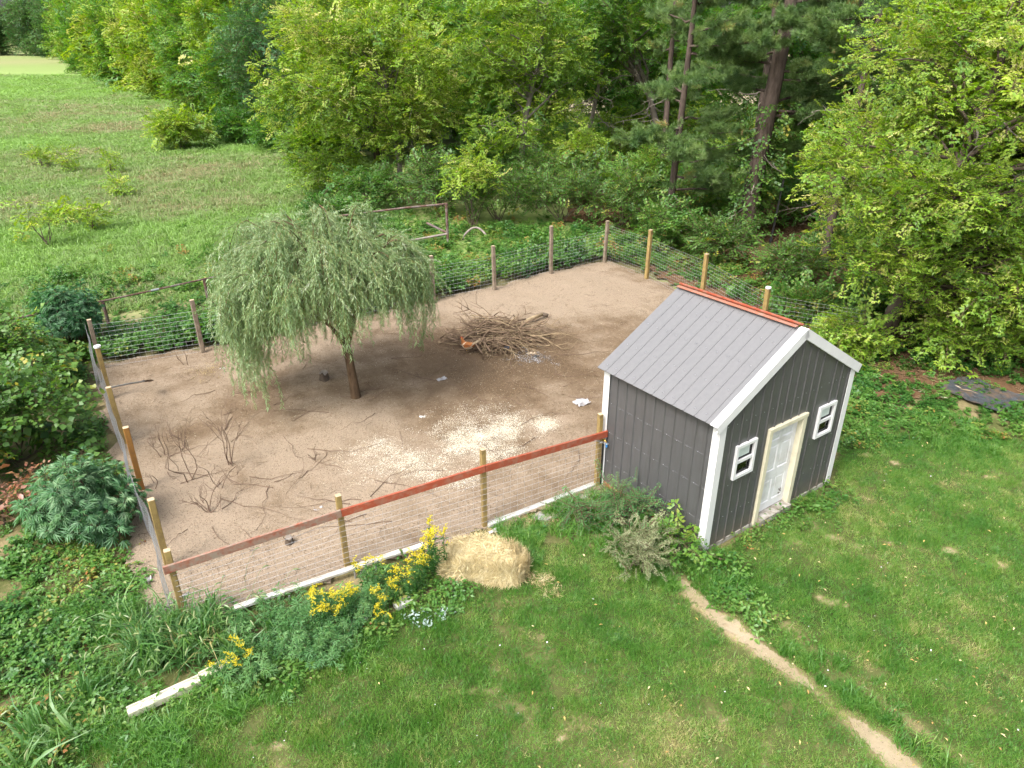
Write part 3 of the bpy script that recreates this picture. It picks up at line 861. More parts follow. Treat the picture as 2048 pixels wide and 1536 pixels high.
# raised crease and screw rows where the wall framing is
for face, L_, rows in ((F_LEFT, SL, (.62, 1.25, 1.86)), (F_FRONT, SW, (.62, 1.25, 2.42))):
    o, al, ou = Vector(face[0]), Vector(face[1]), Vector(face[2])
    sc, cr = MB(), MB()
    for z in rows:
        a = .18
        while a < L_ - .1:
            skip = any(q[0] - .08 < a < q[1] + .08 and q[2] - .05 < z < q[3] + .05 for q in holes) if face is F_FRONT else False
            if not skip:
                c = o + al * a + ou * .006 + Vector((0, 0, z + .01 * math.sin(a * 9)))
                sc.box(c, (.010, .010, .010))
                if face is F_LEFT:
                    cr.add([o + al * (a - .045) + ou * .001 + Vector((0, 0, z + .007)), o + al * (a + .12) + ou * .001 + Vector((0, 0, z + .007)), o + al * (a + .12) + ou * .007 + Vector((0, 0, z - .002)), o + al * (a - .045) + ou * .007 + Vector((0, 0, z - .002)), o + al * (a - .045) + ou * .001 + Vector((0, 0, z - .006)), o + al * (a + .12) + ou * .001 + Vector((0, 0, z - .006))], [(0, 3, 2, 1), (3, 4, 5, 2)])
            a += PITCHR
    sc.build('screw_heads', 'zinc', shed, kind='stuff')
    if cr.v: cr.build('panel_crease', 'siding', shed, kind='stuff')
# corner trims: an L of two boards
for (u, v, su, sv) in ((0, 0, -1, -1), (SW, 0, 1, -1), (0, SL, -1, 1), (SW, SL, 1, 1)):
    h = roof_z(0) - .10
    b = MB()
    b.box((u + su * .024 - su * .065, v + sv * .024, h / 2 + .02), (.15, .012, h))
    b.box((u + su * .024, v + sv * .018 - sv * .065, h / 2 + .02), (.012, .138, h))
    b.build('corner_trim', 'white_trim', shed)
# roof
SN = Vector((-SLOPE, 0, 1)).normalized()
roof = link('roof', None, shed)
NP = 12
y0, y1 = -.045, SL + .10
pw = (y1 - y0) / NP
def roof_panel_mesh(side):
    prof = [(0, 0), (.008, .014), (.024, .014), (.034, 0), (pw, 0)]
    V, Fs = [], []
    for (yy, d) in prof:
        for (u, z) in ((-OV, H_EAVE), (SW / 2, H_RIDGE)):
            V.append(Vector((u, yy, z)) + SN * d)
    n = len(prof)
    for k in range(n - 1):
        Fs.append((2 * k, 2 * k + 1, 2 * k + 3, 2 * k + 2))
    m = len(V)
    for yy in (0, pw):
        for (u, z) in ((-OV, H_EAVE), (SW / 2, H_RIDGE)):
            V.append(Vector((u, yy, z)) - SN * .012)
    Fs += [(m, m + 2, m + 3, m + 1), (0, 2 * n - 2, m + 2, m), (0, m, m + 1, 1), (2 * n - 2, 2 * n - 1, m + 3, m + 2)]
    if side < 0:
        V = [Vector((SW - q.x, q.y, q.z)) for q in V]
        Fs = [f[::-1] for f in Fs]
    return MB().add(V, Fs).mesh('roof_panel', 'roofing')
for side in (1, -1):
    me = roof_panel_mesh(side)
    for k in range(NP):
        link('roof_panel', me, roof, (0, y0 + k * pw, 0))
rs = MB()
for side in (1, -1):
    for k in range(NP):
        for t in (.06, .3, .55, .8, .95):
            u = -OV + (SW / 2 + OV) * t; yy = y0 + k * pw + .10
            q = Vector((u, yy, H_EAVE + (u + OV) * SLOPE)) + SN * .004
            rs.box(q if side > 0 else (SW - q.x, q.y, q.z), (.013, .013, .010))
rs.build('screw_heads', 'zinc', roof, kind='stuff')
# rake trims: a top leg lying on the roof and a face leg over the gable
for yy, s in ((y0, -1),):
    for side in (1, -1):
        def tr(u, y, d):
            z = H_RIDGE - abs(u - SW / 2) * SLOPE
            q = Vector((u, y, z)) + SN * d
            return q if side > 0 else Vector((SW - q.x, q.y, q.z))
        a, c = -OV - .012, SW / 2
        b = MB()
        V = [tr(a, yy - s * .13, .024), tr(c, yy - s * .13, .024), tr(c, yy + s * .014, .027), tr(a, yy + s * .014, .027), tr(a, yy + s * .014, -.135), tr(c, yy + s * .014, -.135), tr(a, yy + s * .002, -.135), tr(c, yy + s * .002, -.135), tr(a, yy - s * .13, .014), tr(c, yy - s * .13, .014), tr(a, yy + s * .002, .014), tr(c, yy + s * .002, .014)]
        Fs = [(0, 1, 2, 3), (3, 2, 5, 4), (4, 5, 7, 6), (0, 8, 9, 1), (6, 7, 11, 10), (8, 10, 11, 9), (0, 3, 4, 6, 10, 8), (1, 9, 11, 7, 5, 2)]
        b.add(V, Fs).build('rake_trim', 'white_trim', roof)
# soffit lip strip under the front face legs
for side in (1, -1):
    P0 = Vector((-OV + .01, .022, H_EAVE - .125)); P1 = Vector((SW / 2, .022, H_RIDGE - .135))
    if side < 0: P0.x, P1.x = SW - P0.x, SW - P1.x
    MB().bar(P0 + Vector((0, -.035, -.012)), P1 + Vector((0, -.035, -.012)), .03, .02).build('trim_lip', 'white_trim', roof)
# ridge boards painted orange-red
MB().bar((SW / 2 - .055, .12, H_RIDGE + .022), (SW / 2 - .055, y1 - .02, H_RIDGE + .018), .085, .018, bev=.003).build('ridge_board', 'orange_paint', roof)
MB().bar((SW / 2 + .015, .10, H_RIDGE + .055), (SW / 2 + .015, y1 + .0, H_RIDGE + .055), .032, .030, bev=.003).build('ridge_board', 'red_paint', roof)
MB().bar((SW / 2 + .085, .11, H_RIDGE + .020), (SW / 2 + .085, y1 - .03, H_RIDGE + .020), .09, .022, bev=.003).build('ridge_board', 'red_paint', roof)
# door
d0, d1, dh = DOOR
door = link('door', None, shed)
leaf = MB()
dl, dr, dbz, dtz, dy = d0 + .075, d1 - .075, .17, dh - .075, .055
cw = (dr - dl)
cols = [(dl + cw * .13, dl + cw * .455), (dl + cw * .545, dl + cw * .87)]
rows = [(dbz + .16, dbz + .66), (dbz + .84, dbz + 1.38), (dbz + 1.48, dtz - .10)]
us = sorted([dl, dr] + [q for c in cols for q in c]); zs = sorted([dbz, dtz] + [q for r in rows for q in r])
for i in range(len(us) - 1):
    for j in range(len(zs) - 1):
        if (us[i], us[i + 1]) in cols and (zs[j], zs[j + 1]) in rows: continue
        leaf.add([(us[i], dy, zs[j]), (us[i + 1], dy, zs[j]), (us[i + 1], dy, zs[j + 1]), (us[i], dy, zs[j + 1])], [(0, 1, 2, 3)])
leaf.box(((dl + dr) / 2, dy + .035, (dbz + dtz) / 2), (cw, .03, dtz - dbz))
leaf.build('door_leaf', 'door_paint', door)
for c in cols:
    for r in rows:
        (a, b_), (z, t) = c, r
        e1, e2 = .022, .05
        rect = lambda e, d: [(a + e, dy + d, z + e), (b_ - e, dy + d, z + e), (b_ - e, dy + d, t - e), (a + e, dy + d, t - e)]
        V = rect(0, 0) + rect(e1, .014) + rect(e2, .004)
        Fs = [(k, (k + 1) % 4, 4 + (k + 1) % 4, 4 + k) for k in range(4)] + [(4 + k, 4 + (k + 1) % 4, 8 + (k + 1) % 4, 8 + k) for k in range(4)] + [(8, 9, 10, 11)]
        MB().add(V, Fs).build('door_panel', 'door_paint', door)
hb = MB(); hb.tube([(dl + .07, dy - .006, 1.02), (dl + .07, dy + .006, 1.02)], .024, 12); hb.build('knob_hole', 'dark_hole', door)
chips = MB(); rr = random.Random(3)
for k in range(9):
    chips.box((dr - .17 + rr.gauss(0, .035), dy - .003, .44 + rr.gauss(0, .03)), (rr.uniform(.008, .03), .004, rr.uniform(.006, .02)))
chips.build('paint_chip_marks', 'bark', door, kind='stuff')
for (a, c, nm) in (((d0 + .04, -.012, 0.03), (d0 + .04, -.012, dh), 'door_jamb'), ((d1 - .045, -.012, 0.03), (d1 - .045, -.012, dh), 'door_jamb')):
    MB().bar(a, c, .10 if a[0] < 1.5 else .11, .075, up=(0, 1, 0), bev=.004).build(nm, 'cream_paint', door)
MB().bar((d1 - .092, .045, .05), (d1 - .092, .045, dh - .04), .015, .08, up=(0, 1, 0)).build('door_stop', 'cream_paint', door)
MB().bar((d0 - .012, -.016, dh - .015), (d1 + .012, -.016, dh - .015), .085, .075, bev=.004).build('door_head', 'cream_paint', door)
MB().box(((d0 + d1) / 2, -.03, .085), (d1 - d0 - .16, .20, .13)).build('threshold', 'concrete', door)
# windows
for a, c in WINS:
    w = link('window', None, shed)
    z, t = WZ
    fw = .055
    fr = MB()
    for (p, q, ww) in (((a, z), (c, z + fw), 0), ((a, t - fw), (c, t), 0), ((a, z + fw), (a + fw, t - fw), 0), ((c - fw, z + fw), (c, t - fw), 0)):
        fr.box(((p[0] + q[0]) / 2, -.022, (p[1] + q[1]) / 2), (q[0] - p[0], .05, q[1] - p[1]))
    fr.build('window_frame', 'white_trim', w)
    zm = z + (t - z) * .49
    MB().box(((a + c) / 2, -.012, zm), (c - a - 2 * fw, .04, .055)).build('meeting_rail', 'white_trim', w)
    bl = MB()
    ua, uc, za, zc = a + fw, c - fw, zm + .028, t - fw
    for (x, zz, sx, sz) in (((ua + uc) / 2, za + .012, uc - ua, .024), ((ua + uc) / 2, zc - .012, uc - ua, .024), (ua + .014, (za + zc) / 2, .028, zc - za - .048), (uc - .045, (za + zc) / 2, .018, zc - za - .048)):
        bl.box((x, .004, zz), (sx, .012, sz))
    bl.build('black_seal', 'black_seal', w)
    MB().box(((ua + uc) / 2, .012, (za + zc) / 2), (uc - ua, .004, zc - za)).build('pane', 'pane_glass', w)
    MB().box(((ua + uc) / 2 - .010, .007, (za + zc) / 2), (uc - ua - .11, .003, zc - za - .075)).build('paper_sticker', 'sticker', w)
    zl0, zl1 = z + fw, zm - .028
    MB().box(((ua + uc) / 2, .012, (zl0 + zl1) / 2), (uc - ua, .004, zl1 - zl0)).build('pane', 'pane_glass', w)
    b = MB(); b.box((uc - .035, .002, (zl0 + zl1) / 2), (.012, .012, zl1 - zl0)); b.box(((ua + uc) / 2, .002, zl0 + .05), (uc - ua, .008, .007)); b.build('screen_frame', 'dark_hole', w)
    MB().box(((ua + uc) / 2, .021, (z + t) / 2), (uc - ua + .02, .006, t - z - .1)).build('inner_board', 'brown_inside', w)

# ------------------------------------------------------------------ fences
def post_mesh(h, w, mat, seed, cap=False):
    r = random.Random(seed)
    b = MB()
    n = 8; bv = .010
    pr = []
    for (sx, sy) in ((1, 1), (-1, 1), (-1, -1), (1, -1)):
        p1, p2 = (sx * w / 2, sy * (w / 2 - bv)), (sx * (w / 2 - bv), sy * w / 2)
        pr += [p1, p2] if sx * sy > 0 else [p2, p1]
    lx, ly = r.uniform(-.02, .02), r.uniform(-.02, .02)
    V = [(q[0] + lx * t, q[1] + ly * t, z) for (z, t) in ((-.1, 0), (h * .5, .4), (h, 1)) for q in pr]
    b.add(V, [(k * n + i, k * n + (i + 1) % n, (k + 1) * n + (i + 1) % n, (k + 1) * n + i) for k in range(2) for i in range(n)])
    b.add([(q[0] + lx, q[1] + ly, h + .001) for q in pr], [tuple(range(n))], 1)
    if cap:
        b.tube([(lx, ly, h - .012), (lx, ly, h + .03)], .078, 14, m=2)
    return b.mesh('post', [mat, 'lumber_end', 'cap_white'])

def add_post(fence, xy, h, mat, seed, w=.09, rz=.6, cap=False, tilt=(0, 0)):
    return link('post', post_mesh(h, w, mat, seed, cap), fence, (xy[0], xy[1], .02), (tilt[0], tilt[1], rz))

def wire_panel(name, pts, h, dz, dx, fence, rnd, r=.0022, z0=.05, off=0.0):
    """welded wire: horizontal strands that sag a little and vertical stays, along a polyline of posts"""
    b = MB(); rg = random.Random(rnd)
    for (p, q, hp, hq) in zip(pts[:-1], pts[1:], h[:-1], h[1:]):
        p, q = np.array(p, float), np.array(q, float)
        L = np.linalg.norm(q - p); n_ = np.array([-(q - p)[1], (q - p)[0]]) / L * off
        rows = int(round(min(hp, hq) / dz))
        for k in range(rows + 1):
            ln = []
            sg = rg.uniform(-.012, .006) - (.02 if k == rows else 0)
            for j in range(7):
                t = j / 6
                xy = p + (q - p) * t + n_
                ln.append((xy[0], xy[1], z0 + (hp + (hq - hp) * t) * k / rows + sg * 4 * t * (1 - t) + rg.uniform(-.003, .003)))
            b.tube(ln, r * 1.05, 3, cap=False)
        m = int(L / dx)
        for j in range(m + 1):
            t = (j + .5) / (m + 1)
            xy = p + (q - p) * t + n_
            hh = hp + (hq - hp) * t
            b.tube([(xy[0], xy[1], z0), (xy[0] + rg.uniform(-.01, .01), xy[1], z0 + hh * .5), (xy[0], xy[1], z0 + hh)], r * .55, 3, cap=False)
    return b.build(name, 'wire_steel', fence, kind='stuff')

FP = [(-4.93, 8.08), (-2.74, 9.30), (-0.495, 10.39), (1.66, 11.66)]
front_fence = thing('wire_fence', 'front yard fence with red top rail on yellow posts, running to the shed', 'fence')
for i, ((x, y), h) in enumerate(zip(FP, (1.36, 1.45, 1.63, 1.62))):
    add_post(front_fence, (x, y), h, ('lumber_yellow', 'lumber_yellow', 'lumber_yellow', 'lumber_grey')[i] if i != 3 else 'lumber_yellow', 10 + i, rz=.50)
RZ = [1.10, 1.17, 1.30, 1.215]
fd = unit(np.array(FP[3]) - np.array(FP[0])); fnrm = np.array([fd[1], -fd[0]])
for i in range(3):
    a, c = np.array(FP[i]) + fnrm * .068, np.array(FP[i + 1]) + fnrm * .068
    d_ = unit(c - a)
    a = a - d_ * (.10 if i == 0 else -.004); c = c + d_ * (.12 if i == 2 else -.004)
    MB().bar((a[0], a[1], RZ[i]), (c[0], c[1], RZ[i + 1]), .04, .135, bev=.004).build('top_rail', 'red_paint_worn' if i < 1 else 'red_paint', front_fence)
wire_panel('wire_mesh', FP, [1.0, 1.08, 1.18, 1.1], .105, .15, front_fence, 1, r=.0024, off=-.055)

left_fence = thing('wire_fence', 'left yard fence of yellow and orange posts hung with chicken wire, seen nearly end on', 'fence')
LP = [(-5.70, 9.27), (-7.19, 11.53), (-8.36, 13.24), (-9.72, 15.34), (-10.85, 17.10)]
for i, (x, y) in enumerate(LP):
    add_post(left_fence, (x, y), 1.40, ('lumber_yellow', 'lumber_orange', 'lumber_yellow', 'lumber_yellow', 'lumber_grey')[i], 20 + i, rz=-.98, cap=(i == 3), w=.10)
def hex_wire(name, a, c, h, cell, fence, off, r=.0012, rnd=0):
    """chicken wire between two ground points"""
    a, c = np.array(a, float), np.array(c, float)
    L = np.linalg.norm(c - a); d = (c - a) / L; n_ = np.array([-d[1], d[0]])
    rg = np.random.RandomState(rnd)
    nx, nz_ = int(L / cell), int(h / (cell * .86))
    A, B_ = [], []
    def pt(i, j):
        s = i * cell + (cell / 2 if j % 2 else 0); z = .03 + j * cell * .86 * h / (nz_ * cell * .86)
        wv = off + .035 * math.sin(s * 2.1 + z * 1.3) + .02 * math.sin(s * 5.3 + 2 * z) - .05 * (1 - z / h) * math.sin(s * 1.1)
        xy = a + d * s + n_ * wv
        return (xy[0], xy[1], z + .012 * math.sin(s * 3))
    for j in range(nz_):
        for i in range(nx):
            p = pt(i, j); q1 = pt(i, j + 1); q2 = pt(i + (1 if j % 2 else -1), j + 1)
            A += [p, p]; B_ += [q1, q2]
    A, B_ = np.array(A), np.array(B_)
    V, Fc = twig_tris(A, B_, np.full(len(A), r))
    me = mk_mesh(name, V, Fc, 'wire_steel')
    return link(name, me, fence, kind='stuff')
hex_wire('chicken_wire', (-4.85, 7.92), (-10.95, 17.2), 1.28, .075, left_fence, .10, .0018)

back_fence = thing('wire_fence', 'back yard fence of weathered grey posts and wire, against the green thicket', 'fence')
BP = [(-10.85, 17.10), (-8.57, 18.14), (-5.55, 20.2), (-2.57, 22.22), (-0.60, 23.48), (1.43, 25.24), (3.57, 26.82)]
for i, ((x, y), h) in enumerate(zip(BP, (0, 1.56, 1.6, 1.6, 1.58, 1.83, 1.63))):
    if i: add_post(back_fence, (x, y), h, 'lumber_grey', 30 + i, rz=.6, w=.11, tilt=(random.Random(i).uniform(-.03, .03), random.Random(i + 9).uniform(-.03, .03)))
wire_panel('wire_mesh', BP, [1.2] * 7, .12, .15, back_fence, 2, r=.0028, off=.07)

right_fence = thing('wire_fence', 'right yard fence of yellow posts and wire, behind the shed beside the pines', 'fence')
RP = [(4.85, 24.77), tuple(gp(1414, 509, 1.8)[:2]), tuple(gp(1537, 577, 1.75)[:2]), (9.4, 17.9)]
for i, ((x, y), h) in enumerate(zip(RP, (1.8, 1.8, 1.75, 1.6))):
    if i < 3: add_post(right_fence, (x, y), h, 'lumber_yellow', 40 + i, rz=-.9, w=.12, cap=(i == 2))
wire_panel('wire_mesh', [(3.6, 26.7)] + RP, [1.45, 1.45, 1.5, 1.5, 1.3], .105, .12, right_fence, 3, r=.0030, off=.08)
pipe_fence = thing('pipe_fence', 'old rusty pipe rail fence running through brambles at the meadow edge', 'fence')
pr = [gp(-40, 650, .85), gp(35, 636, .85), gp(205, 602, .85), gp(300, 582, .9), gp(408, 558, .95), gp(545, 530, 1.0), gp(700, 480, 1.1)]
MB().tube(pr[:4], .027, 8).build('rail', 'rust_pipe', pipe_fence)
MB().tube([pr[3], pr[4]], .029, 8).build('rail', 'rust_pipe', pipe_fence)
MB().tube([pr[3] + (pr[4] - pr[3]) * .02, pr[3] + (pr[4] - pr[3]) * .16], .036, 8).build('rail_sleeve', 'zinc', pipe_fence)
MB().tube(pr[4:], .027, 8).build('rail', 'rust_pipe', pipe_fence)
for q in (pr[2], pr[4], pr[5]):
    b = MB(); b.tube([(q[0], q[1], -.1), (q[0], q[1], q[2] - .03)], .05, 8); b.build('post', 'rust_pipe', pipe_fence)
gate = thing('pipe_gate', 'rusty pipe corner brace standing at the end of the willow against dark bushes', 'fence')
g0 = gp(896, 492); gx_, gy_ = g0[0], g0[1]
top = 1.75
MB().tube([(gx_, gy_, -.1), (gx_, gy_, top + .02)], .06, 10).build('post', 'rust_pipe', gate)
MB().tube([(gx_ + .02, gy_, top), (gx_ - 1.6, gy_ - .35, top - .08), (gx_ - 4.4, gy_ - 1.2, top - .25)], .042, 8).build('rail', 'rust_pipe', gate)
MB().tube([(gx_ + .02, gy_, .52), (gx_ - 1.4, gy_ - .5, .38), (gx_ - 3.4, gy_ - 1.2, .2)], .045, 8).build('rail', 'pipe_grey', gate)
MB().tube([(gx_ - .05, gy_ + .1, .55), (gx_ - .9, gy_ + .5, .85)], .05, 8).build('brace', 'rust_pipe', gate)
bp = thing('bent_pipe', 'pale bent tube arched low under the dark bushes behind the yard', 'pipe')
c0 = gp(925, 478); pts = []
for k in range(13):
    t = k / 12
    pts.append((c0[0] + 1.1 * t, c0[1] + .4 * math.sin(t * 3), -.02 + .42 * math.sin(math.pi * t) ** .7))
MB().tube(pts, .045, 8).build('tube', 'pipe_grey', bp, smooth=True)
st = gp(1538, 497)
stake = thing('steel_stake', 'thin black steel stake leaning in the brown needle litter under the pines', 'stake', (st[0], st[1], 0))
MB().bar((0, 0, -.1), (.18, .1, 2.9), .06, .05, up=(0, 1, 0)).build('shaft', 'black_seal', stake)
MB().box((.03, .02, .35), (.14, .012, .12)).build('anchor_plate', 'black_seal', stake)

# ------------------------------------------------------------------ trees and shrubs
def sprig_points(rng, centers, radii, per, tint, tvar, scale, svar=.3, inner=.5, up=.15, pitch=.35):
    """leafy sprigs spread through ellipsoidal clumps, denser outside, pointing outward"""
    P, R, S, T = [], [], [], []
    for c, r in zip(centers, radii):
        r = np.broadcast_to(np.asarray(r, float), 3)
        n = int(per * (r[0] * r[1]) ** .5 * (r[2]) + 3)
        u = rand_unit(rng, n)
        q = (inner + (1 - inner) * rng.rand(n) ** .6)[:, None]
        p = c + u * r * q * (1 + .15 * rng.randn(n, 1))
        az = np.arctan2(u[:, 1], u[:, 0]) + rng.normal(0, .6, n)
        pt = -(np.arcsin(np.clip(u[:, 2], -1, 1)) * .45 + up) + rng.normal(0, pitch, n)
        P.append(p); R.append(np.stack([rng.normal(0, .45, n), pt, az], 1))
        S.append(scale * np.exp(rng.normal(0, svar, n)))
        T.append(np.clip(tint + rng.normal(0, tvar * .5) + rng.normal(0, tvar, n), 0, 1))
    return np.concatenate(P), np.concatenate(R), np.concatenate(S), np.concatenate(T)

def curve(a, b, rng, k=5, sag=0.0, wob=.08, rise=.0):
    a, b = np.array(a, float), np.array(b, float)
    L = np.linalg.norm(b - a)
    out = []
    o1, o2 = rng.normal(0, wob, 3) * L, rng.normal(0, wob, 3) * L
    for i in range(k + 1):
        t = i / k
        p = a + (b - a) * t + o1 * math.sin(math.pi * t) + o2 * math.sin(2 * math.pi * t) * .5
        p[2] += rise * L * math.sin(math.pi * t) - sag * L * t * t
        out.append(p)
    return out

def tree(name, label, base, trunk, r0, env, leafs, seed, per=60, scale=1.0, tint=.4, tvar=.15, group=None, barkm='bark', limb_from=.3, zmin=.6, cat='tree', dead=0, inner=.45, flat=.8, hollow=.55):
    """trunk: polyline offsets (top last); env: list of (centre offset, radii, clumps, clump radius)"""
    rng = np.random.RandomState(seed)
    o = thing(name, label, cat, (base[0], base[1], 0), 0, group)
    tr = [np.array(q, float) for q in trunk]
    n = len(tr)
    rr_ = [r0 * (1.25 if i == 0 else (1 - .72 * i / (n - 1))) for i in range(n)]
    tb = MB(); tb.tube(tr, rr_, 9)
    link('trunk', tb.mesh('trunk', barkm, True), o)
    tz = np.array([q[2] for q in tr]); tpts = np.array(tr)
    at = lambda z: np.array([np.interp(z, tz, tpts[:, k]) for k in range(3)])
    C, Rd = [], []
    lb = MB()
    for (c, rad, nb, br) in env:
        c, rad = np.array(c, float), np.array(rad, float)
        for k in range(nb):
            u = rand_unit(rng, 1)[0]
            p = c + u * rad * rng.uniform(hollow, 1.0)
            if p[2] < zmin: p[2] = zmin + rng.rand() * .5
            b_ = br * rng.uniform(.65, 1.25)
            C.append(p); Rd.append(np.array([b_, b_, b_ * flat]))
            z0 = np.clip(p[2] - np.hypot(p[0], p[1]) * rng.uniform(.4, .9), limb_from * tz[-1], tz[-1] * .97)
            s = at(z0); rs = np.interp(z0, tz, rr_)
            pts = curve(s, p, rng, 4, 0, .06, .06)
            lr = max(.012, min(rs * .5, .035 * np.linalg.norm(p - s) ** .7))
            lb.tube(pts, [lr, lr * .8, lr * .6, lr * .42, lr * .2], 5, cap=False)
    for k in range(dead):
        z0 = rng.uniform(.25, .7) * tz[-1]
        s = at(z0); a = rng.uniform(0, 6.283); L = rng.uniform(1.2, 3.0)
        e = s + np.array([math.cos(a) * L, math.sin(a) * L, rng.uniform(-.9, .5)])
        pts = curve(s, e, rng, 6, .15, .10)
        lb.tube(pts, [.035, .03, .026, .02, .015, .01, .005], 5, 1, cap=False)
        for j in range(5):
            i = rng.randint(2, 6)
            e2 = pts[i] + rng.normal(0, .35, 3)
            lb.tube(curve(pts[i], e2, rng, 3, .1, .15), [.012, .009, .006, .003], 4, 1, cap=False)
    link('branches', lb.mesh('branches', [barkm, 'dead_grey'], True), o)
    P, R, S, T = sprig_points(rng, C, Rd, per, tint, tvar, scale, inner=inner)
    k = P[:, 2] > .15
    scatter('crown', leafs, P[k], R[k], S[k], T[k], rng, o)
    return o

def bush(name, label, base, size, clumps, br, leafs, seed, per=70, scale=1.0, tint=.4, tvar=.15, group=None, cat='shrub', stems=9, barkm='bark', inner=.35, zlift=.45):
    rng = np.random.RandomState(seed)
    o = thing(name, label, cat, (base[0], base[1], 0), 0, group)
    C, Rd, sb = [], [], MB()
    for k in range(clumps):
        u = rand_unit(rng, 1, -.35, 1)[0]
        p = np.array([0, 0, size[2] * zlift]) + u * (np.array(size) - br * .6) * [1, 1, 1 - zlift] * rng.uniform(.45, 1)
        p[2] = max(p[2], br * .55)
        C.append(p); Rd.append(np.array([br, br, br * .8]) * rng.uniform(.7, 1.25))
        if k < stems:
            sb.tube(curve((rng.normal(0, .12), rng.normal(0, .12), -.05), p, rng, 4, 0, .06, .05), [.022, .018, .014, .01, .005], 5, cap=False)
    link('stems', sb.mesh('stems', barkm, True), o)
    P, R, S, T = sprig_points(rng, C, Rd, per, tint, tvar, scale, inner=inner)
    k = P[:, 2] > .03
    scatter('foliage', leafs, P[k], R[k], S[k], T[k], rng, o)
    return o

BOX, GRN, BLU, DRK, BRM, VIN, FIN = ([f'{n}{k}' for k in range(3)] for n in ('boxelder', 'green', 'blue', 'dark', 'bramble', 'vine', 'fine'))
NDL = [f'needle{k}' for k in range(3)]

# -- the willow in the yard
def willow():
    rng = np.random.RandomState(77)
    b0 = gp(712, 797)
    o = thing('willow_tree', 'weeping willow with drooping grey green crown in the dirt yard', 'tree', (b0[0], b0[1], .02))
    tb = MB()
    tb.tube([(0, 0, -.1), (0, 0, .06), (-.03, .02, .5), (-.06, .02, .95), (-.10, .04, 1.35)], [.175, .125, .108, .10, .10], 12)
    link('trunk', tb.mesh('trunk', 'bark_willow', True), o)
    fork = np.array([-.10, .04, 1.3])
    limbs, lb = [], MB()
    tips = []
    crown_c = np.array([-.45, .25, 3.0])
    N = 44
    for k in range(N):
        a = 2 * math.pi * (k * .618) + rng.normal(0, .2)
        reach = 1.95 * math.sqrt(rng.uniform(.03, 1))
        top = 4.55 - 1.25 * (reach / 2.0) ** 2 * rng.uniform(.8, 1.2) + rng.normal(0, .14)
        ax = -.47 + math.cos(a) * reach * 1.0; ay = .1 + math.sin(a) * reach
        e = np.array([ax, ay, top])
        s = fork + np.array([0, 0, rng.uniform(-.1, .5)])
        pts = []
        for i in range(9):
            t = i / 8
            p = s + (e - s) * t
            p[2] = s[2] + (e[2] - s[2]) * (1 - (1 - t) ** 1.7)
            p[:2] += rng.normal(0, .03, 2) * t
            pts.append(p)
        dr = np.array([math.cos(a), math.sin(a), 0])
        for j in range(1, 4):                       # the arching-over end
            pts.append(e + dr * .16 * j - np.array([0, 0, .07 * j * j]))
        r0 = .05 * rng.uniform(.6, 1.2) * (1.3 if k < 6 else .8)
        lb.tube(pts, [max(.006, r0 * (1 - i / 12) ** 1.1) for i in range(12)], 6, cap=False)
        limbs.append(np.array(pts))
    link('branches', lb.mesh('branches', 'bark_willow', True), o)
    P, R, S, T = [], [], [], []
    for pts in limbs:
        n = 40
        for j in range(n):
            t = 11 * (.42 + .58 * rng.rand() ** .75); i = min(int(t), 10)
            p = pts[i] + (pts[i + 1] - pts[i]) * (t - i) + rng.normal(0, .10, 3)
            a = math.atan2(p[1] - .1, p[0] + .4) + rng.normal(0, .9)
            P.append(p + rng.normal(0, .05, 3)); R.append((rng.normal(0, .10), rng.normal(-.05, .16), a)); S.append(rng.uniform(.75, 1.35)); T.append(np.clip(rng.normal(.42, .16), 0, 1))
        for j in range(20):                          # sprays that arch up and over the limb ends
            t = 11 * (.5 + .5 * rng.rand()); i = min(int(t), 10)
            p = pts[i] + (pts[i + 1] - pts[i]) * (t - i) + rng.normal(0, .06, 3)
            a = math.atan2(p[1] - .1, p[0] + .4) + rng.normal(0, .8)
            P.append(p); R.append((rng.normal(0, .3), -rng.uniform(.5, 1.5), a)); S.append(rng.uniform(.5, .95)); T.append(np.clip(rng.normal(.55, .2), 0, 1))
    # hanging curtain round the rim, in tresses
    for c in range(62):
        a = rng.uniform(0, 6.283); rr_ = rng.uniform(1.1, 2.3)
        c0 = np.array([-.50 + .98 * math.cos(a) * rr_, .15 + math.sin(a) * rr_ * .98, 0])
        ztop = 3.75 - .55 * (rr_ - 1.0) + rng.normal(0, .22) - .18 * math.cos(a)
        nl = rng.randint(2, 5) if math.cos(a) < -.2 else rng.randint(1, 3)
        if math.sin(a) < -.55 and math.cos(a) > -.6: nl = 1
        for lvl in range(nl):
            for j in range(11):
                p = c0 + np.append(rng.normal(0, .17, 2), ztop - lvl * .55 + rng.normal(0, .15))
                P.append(p); R.append((rng.normal(0, .07), rng.normal(0, .12), rng.uniform(0, 6.283))); S.append(rng.uniform(.7, 1.25)); T.append(np.clip(rng.normal(.40, .15), 0, 1))
    scatter('crown', [f'strand{k}' for k in range(4)], P, np.array(R), np.array(S), np.array(T), rng, o)
willow()

